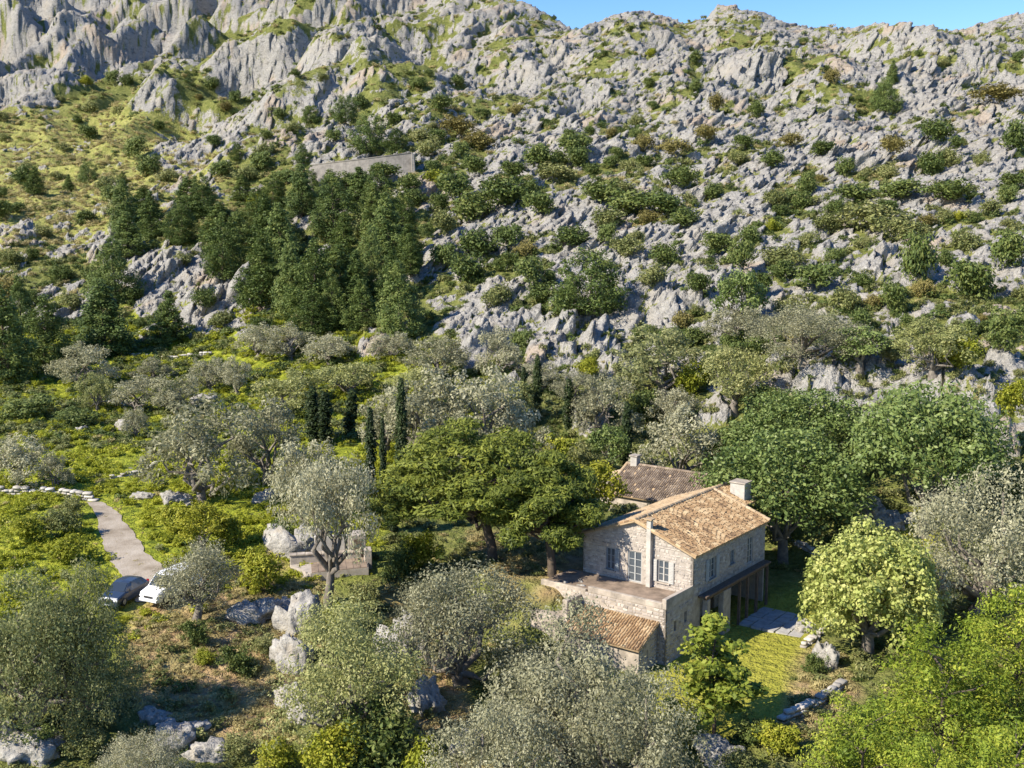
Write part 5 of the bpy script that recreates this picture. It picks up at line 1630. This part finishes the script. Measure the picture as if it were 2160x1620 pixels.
VAN = [(2.42, .32, .72, .80, .74, .78, .70), (2.30, .28, .88, .98, .84, .90, .80), (1.55, .28, 1.02, 1.16, .88, .95, .86), (0.80, .28, 1.08, 1.92, .88, .96, .74), (0.55, .28, 1.08, 1.98, .88, .96, .76),
       (-0.55, .28, 1.08, 2.0, .88, .96, .78), (-1.5, .28, 1.08, 2.0, .88, .96, .78), (-2.3, .30, 1.08, 1.97, .88, .95, .77), (-2.44, .40, 1.0, 1.6, .84, .92, .80)]
vehicle("van", 362, 1260, -116, M_VW, "white van parked on the track, half hidden by a slim olive", "van", VAN, 2, (3, 4, 5, 6), 7, (0.34, 1.55, -1.5), 0.62, 0.93)
CARS = [(2.08, .30, .60, .66, .70, .76, .68), (1.98, .24, .70, .78, .80, .85, .76), (1.05, .22, .86, .95, .84, .89, .78), (0.30, .22, .90, 1.42, .84, .90, .62), (0.0, .22, .90, 1.47, .84, .90, .64),
        (-0.85, .22, .92, 1.46, .84, .90, .64), (-1.35, .22, .93, 1.40, .84, .90, .62), (-1.88, .24, .92, .98, .82, .87, .74), (-2.05, .34, .80, .86, .76, .82, .70)]
vehicle("car", 262, 1268, -104, M_VB, "dark blue car parked left of the white van", "car", CARS, 2, (3, 4, 5), 6, (0.31, 1.3, -1.25), 0.52, 0.87)
# ------------------------------------------------------------------ shrubs: the ones that show largest, each a thing
KIND_WORD = {0: "dark green", 1: "dark green", 2: "olive green", 3: "olive green", 4: "rusty green", 5: "bright green", 6: "yellow"}
SH = []      # px, base, w, h, kind
for q in [(2090,218,95,40,4),(2135,325,60,70,0),(1940,302,72,48,0),(1860,328,70,40,4),(2060,348,40,30,2),(1700,412,48,50,0),(1625,352,60,35,0),(1560,348,60,30,2),(1800,428,105,42,0),(1895,424,110,44,1),
 (1985,420,110,42,0),(2085,455,52,38,3),(1830,484,130,62,2),(1905,510,100,52,3),(1690,442,50,40,0),(1745,492,70,42,2),(1502,535,76,48,1),(1552,565,60,60,0),(1640,565,100,52,2),(1722,615,100,56,1),
 (1782,660,72,62,3),(1880,664,62,72,1),(1932,605,76,112,0),(2042,635,110,92,1),(2122,565,90,82,0),(1460,625,60,48,1),(1250,424,90,42,0),(1130,354,82,52,0),(1200,334,82,52,1),(1312,412,82,32,2),
 (1330,452,120,52,0),(1422,392,82,42,0),(1180,384,100,42,2),(1130,454,82,52,1),(1050,434,110,62,0),(950,424,82,62,1),(1002,464,100,62,0),(932,494,62,52,2),(1002,544,92,62,0),(1062,524,72,52,1),
 (982,594,82,62,0),(1112,604,72,62,1),(1042,644,70,50,2),(1140,640,70,46,0),(932,564,62,52,1),(1662,672,70,50,2),(1592,642,66,52,1),(1400,560,66,50,0),(1360,610,60,46,2),(1440,480,70,40,0),
 (1660,310,50,30,4),(1590,250,40,36,0),(1500,235,36,40,4),(1720,330,60,34,1),(1410,330,70,36,4),(1480,300,60,34,4),(1390,450,110,44,1),(1280,480,90,44,2),(1200,520,80,44,0),(1310,540,70,44,2),
 (960,290,70,44,4),(1010,320,70,44,4),(930,240,50,40,1),(900,330,60,40,2),(1070,380,60,40,1),(990,370,60,44,1),(560,330,44,30,2),(470,372,60,34,1),(520,385,50,34,2),(600,390,60,34,1),
 (690,385,44,32,1),(740,398,70,34,0),(800,392,80,36,1),(860,400,60,34,0),(560,300,34,24,1),(620,280,36,24,2),(700,300,40,28,1),(880,300,44,34,3),(590,250,30,24,0),(450,310,40,26,1),
 (120,380,34,18,2),(40,450,40,24,1),(250,455,60,30,2),(180,470,50,28,1),(90,500,46,26,2),(30,560,60,34,2),(130,600,50,34,1),(150,650,60,36,2),(60,640,50,30,0),(280,640,50,36,1),(420,650,56,40,0),
 (460,690,60,34,2),(550,700,60,34,1),(380,560,44,30,2)]:
    SH.append(q)
NEAR_SH = [  # near bushes, hand placed, with their own labels
 (880,1200,110,85,"bush1","bright green bush under the umbrella pine, left of its trunk"),
 (845,1215,90,70,"bush0","dark green bush right of the platform hut"),
 (545,1245,110,95,"bush1","green bush between the slim olive and the platform"),
 (480,1150,90,70,"bush1","green bush right of the yellow-leaved tree"),
 (600,1150,80,60,"bush0","green bush left of the white rock outcrop"),
 (365,1120,80,60,"bush1","green bush on the track's right verge, upper"),
 (395,1190,60,40,"bush1","low green bush on the track's right verge, lower"),
 (150,1088,60,40,"bush2","grey-green bush on the track's left verge"),
 (130,1130,100,55,"bush2","brownish bush left of the track, below the terrace wall"),
 (60,1140,110,60,"bush1","bright bush at the left edge below the terrace wall"),
 (140,1180,100,55,"bush1","bright bush on the track's left verge, lower"),
 (415,1362,70,58,"bush0","small dense green bush at the slim olive's foot"),
 (500,1420,90,62,"bush0","round green bush on the dry ground, right of the dense one"),
 (430,1400,60,30,"bush1","flat bright bush left of the round green one"),
 (560,1380,70,40,"bush2","olive-coloured bush left of the boulder slab"),
 (800,1620,210,140,"bush0","large dark bush at the bottom edge under the yellow-green olive"),
 (700,1640,180,120,"bush1","bright green bush at the bottom edge left of the large dark one"),
 (890,1680,130,130,"bush1","yellowish bush at the bottom edge right of the large dark one"),
 (590,1620,120,70,"bush1","low bright bush at the bottom edge below the boulders"),
 (180,1600,120,60,"bush2","grey bush at the bottom edge under the dark olives"),
 (80,1590,90,60,"bush0","green bush left of the grey one under the dark olives"),
 (500,1600,100,50,"bush2","olive bush at the bottom edge, right of the pale rock"),
 (1420,1560,110,80,"bush1","bright bush left of the young tree"),
 (1590,1560,110,50,"bush0","dark low bush right of the young tree"),
 (1720,1420,60,50,"bush0","green bush under the fig tree beside the grey rock"),
 (1640,1600,120,70,"bush1","bright bush at the bottom edge left of the bright pines"),
 (1560,1640,110,60,"bush2","olive bush at the bottom edge under the young tree"),
 (1920,1300,130,100,"bush1","bright green bush between the fig and the bright pines"),
 (1240,800,70,50,"bush1","green bush in front of the tallest white block"),
 (1450,830,90,70,"bush1","bright bush right of the dark brownish olive"),
 (1620,870,90,60,"bush0","dark bush above the rear carob's left shoulder"),
 (2010,780,130,80,"bush1","bright bush on the right slope below the yellow-green olive"),
 (2120,740,110,90,"bush0","bush on the right edge, on the slope above the largest carob"),
 (1880,770,80,60,"bush2","ochre bush right of the leafy green slope tree"),
 (2130,880,90,80,"bush1","green bush at the right edge, level with the largest carob's top"),
 (2130,1060,110,90,"bush0","dark bush at the right edge above the large silver-green olive"),
 (1180,1000,110,90,"bush1","light bush just behind the umbrella pines"),
 (1220,1010,90,80,"bush2","pale bush left of the round green tree"),
 (760,1060,60,110,"bush1","upright green bush left of the slim cypress"),
 (900,860,100,60,"bush1","green bush among the big grey olives"),
 (640,840,60,40,"bush1","bright bush left of the dark cypress pair"),
 (700,1010,70,50,"bush1","bright bush below the leaning cypress"),
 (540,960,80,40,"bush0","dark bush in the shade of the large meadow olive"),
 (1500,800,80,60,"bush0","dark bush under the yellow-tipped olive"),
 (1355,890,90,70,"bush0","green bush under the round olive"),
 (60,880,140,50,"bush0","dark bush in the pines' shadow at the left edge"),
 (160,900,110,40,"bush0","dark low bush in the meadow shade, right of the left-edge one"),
 (700,1330,80,60,"bush1","green bush at the leaning olive's foot"),
 (770,1290,80,60,"bush2","olive bush in front of the platform"),
]
for px, b, w, h, key, lab in NEAR_SH:
    plant("bush", key, px, b + 6, b - h * 1.05, w, lab, "bush", "bushes near the farmhouse")

rs = np.random.default_rng(77)
def veg_ok(i, j):
    return rock[i, j] < 0.55
tries = 0
taken = [(q[0], q[1], q[2]) for q in SH]
while len(SH) < 296 and tries < 20000:
    tries += 1
    px = rs.uniform(0, 2160); py = rs.uniform(90, 800)
    right = px > 900 + (py - 300) * 0.12
    if not right and (py > 700 or rs.random() > 0.12): continue
    if right and py < 260 and rs.random() > 0.35: continue
    if right and rs.random() > 0.35 + 0.65 * (py / 800): continue
    p, i, j = ground_at(px, py)
    if not veg_ok(i, j) or p[1] > 600: continue
    if 600 < px < 890 and 310 < py < 400: continue
    w = rs.uniform(26, 62) * (0.65 if py < 280 else 1.0); h = w * rs.uniform(0.6, 0.95)
    if any(abs(px - a) < (w + c) * 0.33 and abs(py - b) < 22 for a, b, c in taken): continue
    taken.append((px, py, w))
    kd = rs.choice([0, 1, 2, 3, 4, 5], p=[.28, .28, .20, .11, .10, .03])
    SH.append((px, py, w, h, int(kd)))
BANDS = [(0, 200, "high under the skyline"), (200, 300, "on the upper rock slope"), (300, 400, "level with the road wall"), (400, 500, "level with the grove top"),
         (500, 600, "level with the grove middle"), (600, 690, "low on the rock slope"), (690, 900, "at the rock slope's foot")]
COLS = [(-99, 300, "at far left"), (300, 560, "left of grove centre"), (560, 900, "around the pine grove"), (900, 1080, "just right of the grove"), (1080, 1230, "above the umbrella pines"), (1230, 1380, "above the outbuilding"),
        (1380, 1530, "above the farmhouse roof"), (1530, 1680, "above the nearest carob"), (1680, 1830, "above the carob gap"), (1830, 1980, "above the largest carob"), (1980, 2300, "near the right edge")]
cells = {}
for q in SH:
    bnd = next(s for a, b, s in BANDS if a <= q[1] < b); cl_ = next(s for a, b, s in COLS if a <= q[0] < b)
    cells.setdefault((KIND_WORD[q[4]], bnd, cl_), []).append(q)
for (kw, bnd, cl_), qs in cells.items():
    qs.sort()
    for n_, (px, b, w, h, kd) in enumerate(qs):
        lab = "%s shrub %s %s" % (kw, bnd, cl_) if len(qs) == 1 else "%s from left %s shrub %s %s" % (ORD[n_], kw, bnd, cl_)
        plant("shrub", "shrub%d" % kd, px, b, b - h, w * 1.1, lab, "shrub", "shrubs on the slopes", sink=0.15)

# ------------------------------------------------------------------ ground cover nobody could count
def scatter(name, label, pts, scl, protos, seed):
    """one object: points carrying small plants (instances of the given plant meshes)"""
    rng = np.random.default_rng(seed)
    me = bpy.data.meshes.new(name)
    me.vertices.add(len(pts)); me.vertices.foreach_set("co", np.asarray(pts, np.float32).ravel())
    a = me.attributes.new("scl", 'FLOAT_VECTOR', 'POINT'); a.data.foreach_set("vector", np.asarray(scl, np.float32).ravel())
    rot = np.zeros((len(pts), 3), np.float32); rot[:, 2] = rng.random(len(pts)) * 6.28; rot[:, :2] = rng.normal(size=(len(pts), 2)) * 0.12
    a = me.attributes.new("rot", 'FLOAT_VECTOR', 'POINT'); a.data.foreach_set("vector", rot.ravel())
    ob = bpy.data.objects.new(name, me); COL.objects.link(ob)
    ob["kind"] = "stuff"; ob["label"] = label; ob["category"] = "ground cover"
    ng = bpy.data.node_groups.new(name + "_nodes", 'GeometryNodeTree')
    ng.interface.new_socket("Geometry", in_out='INPUT', socket_type='NodeSocketGeometry')
    ng.interface.new_socket("Geometry", in_out='OUTPUT', socket_type='NodeSocketGeometry')
    N = ng.nodes; L = ng.links
    gi = N.new("NodeGroupInput"); go = N.new("NodeGroupOutput")
    oi = N.new("GeometryNodeObjectInfo"); oi.transform_space = 'ORIGINAL'; oi.inputs["Object"].default_value = protos; oi.inputs["As Instance"].default_value = True
    ip = N.new("GeometryNodeInstanceOnPoints")
    n1 = N.new("GeometryNodeInputNamedAttribute"); n1.data_type = 'FLOAT_VECTOR'; n1.inputs["Name"].default_value = "scl"
    n2 = N.new("GeometryNodeInputNamedAttribute"); n2.data_type = 'FLOAT_VECTOR'; n2.inputs["Name"].default_value = "rot"
    L.new(gi.outputs[0], ip.inputs["Points"]); L.new(oi.outputs["Geometry"], ip.inputs["Instance"])
    L.new(n1.outputs["Attribute"], ip.inputs["Scale"]); L.new(n2.outputs["Attribute"], ip.inputs["Rotation"])
    L.new(ip.outputs[0], go.inputs[0])
    md = ob.modifiers.new("plants", 'NODES'); md.node_group = ng
    return ob

def p_tuft(key, seed, leafmat, n=8, cnt=22, W=1.0, Hh=0.6, leaf=0.20, asp=0.4):
    rng = np.random.default_rng(seed)
    cl = [((rng.normal() * .22 * W, rng.normal() * .22 * W, Hh * (0.3 + 0.4 * rng.random())), (0.26 * W, 0.26 * W, Hh * 0.36), cnt) for _ in range(n)]
    PROTO[key] = (None, leaves(key + "_crown", cl, leaf, leafmat, rng, asp, 0.6, 0.5, 0.2), Hh, W)
p_tuft("tuft_bright", 401, L_MEA); p_tuft("tuft_olive", 402, L_SHO); p_tuft("tuft_dark", 403, L_SHD); p_tuft("tuft_dry", 404, L_DRY, asp=0.2, Hh=0.45); p_tuft("tuft_yellow", 405, L_SHY)
TUFT = {}
for key, px, b, w, lab in [("tuft_bright",120,985,40,"single bright green tuft in the meadow, right of the left-edge olive"),
                           ("tuft_olive",475,1330,40,"olive green tuft on the dry ground right of the slim olive"),
                           ("tuft_dark",470,1470,40,"dark tuft on the dry ground below the round green bush"),
                           ("tuft_dry",1690,1440,40,"pale dry grass tuft on the bank above the tumbledown wall"),
                           ("tuft_yellow",360,1195,36,"yellow tuft at the track's right edge above the van")]:
    TUFT[key] = plant("grass_tuft", key, px, b, b - 24, w, lab, "grass tuft")

rg = np.random.default_rng(99)
def sample(mask, n, jit=0.6):
    pr = np.clip(mask, 0, None)[1:-1, 1:-1].ravel().astype(np.float64); pr /= pr.sum()
    idx = rg.choice(len(pr), size=n, p=pr)
    i = idx // (NY - 2) + 1; j = idx % (NY - 2) + 1
    a = rg.random(n); b = rg.random(n)
    def lerp(G): return G[i, j] * (1 - a) * (1 - b) + G[i + 1, j] * a * (1 - b) + G[i, j + 1] * (1 - a) * b + G[i + 1, j + 1] * a * b
    return np.stack([lerp(XG), lerp(YG), lerp(Zg) - 0.05], 1)
inframe = (np.abs(tg) < 0.56)
lawnfree = (1 - np.clip(lawn * 1.3, 0, 1)) * sstep(1.7, 2.6, np.abs(dtr) + 0.5 * n_small) * (1 - sstep(0.0, 1.0, lev) * (lu > -7) * (lv > -8) * (lv < 12) * (lu < 18))
near = (yg < 150) & (yg > 44)
patch = 0.5 + fbm(xg / 5, yg / 5, 81, 2)
def size(n, lo, hi, dist=None):
    s = lo + (hi - lo) * rg.random(n) ** 1.8
    return np.stack([s * (0.9 + 0.3 * rg.random(n)), s * (0.9 + 0.3 * rg.random(n)), s * (0.7 + 0.5 * rg.random(n))], 1)
def cover(name, label, mask, n, key, lo, hi, seed):
    p = sample(mask, n)
    s = size(n, lo, hi) * (p[:, 1:2] / 110.0) ** 0.35
    return scatter(name, label, p, s, TUFT[key], seed)
veg = (1 - rock)
cover("meadow_growth", "bright yellow-green undergrowth covering the left meadow", meadow * inframe * lawnfree * (yg < 200) * np.clip(patch, 0.1, 1), 5000, "tuft_bright", 0.4, 1.5, 1)
cover("undergrowth", "olive-green undergrowth between the trees", near * inframe * lawnfree * (0.25 + np.clip(patch, 0, 1)) * (1 - 0.9 * meadow) * (1 - 0.6 * dry), 3400, "tuft_olive", 0.5, 1.7, 2)
cover("dark_undergrowth", "dark green undergrowth between the trees", (yg < 190) * (yg > 44) * inframe * lawnfree * np.clip(1.1 - patch, 0.05, 1) * (1 - 0.75 * dry) * (1 - 0.8 * meadow), 1300, "tuft_dark", 0.5, 1.6, 3)
cover("dry_grass", "pale dry grass on the bare banks", near * inframe * lawnfree * (dry + 0.05), 2200, "tuft_dry", 0.5, 1.5, 4)
hs = (yg > 125) * (yg < 620) * inframe * np.clip(veg * 1.4, 0, 1)
cover("hillside_scrub", "dark scrub filling the clefts of the rock slope", hs * (1 - 0.88 * yellow) * np.clip(0.2 + patch, 0, 1), 3300, "tuft_dark", 0.8, 2.2, 5)
cover("hillside_herbs", "olive-green herbs and small bushes over the rock slope", hs * (1 - 0.6 * yellow) * np.clip(1.2 - patch, 0.1, 1), 3600, "tuft_olive", 0.8, 2.0, 6)
cover("slope_grass", "yellowish grass clumps on the high slopes", (yg > 200) * inframe * veg * (0.35 + yellow), 4500, "tuft_dry", 0.9, 2.2, 7)
cover("track_weeds", "sparse weeds growing through the gravel track", (np.abs(dtr) < 2.6) * (yg > 70) * (yg < 130) * np.clip(n_small, 0, 1), 70, "tuft_dry", 0.25, 0.6, 8)
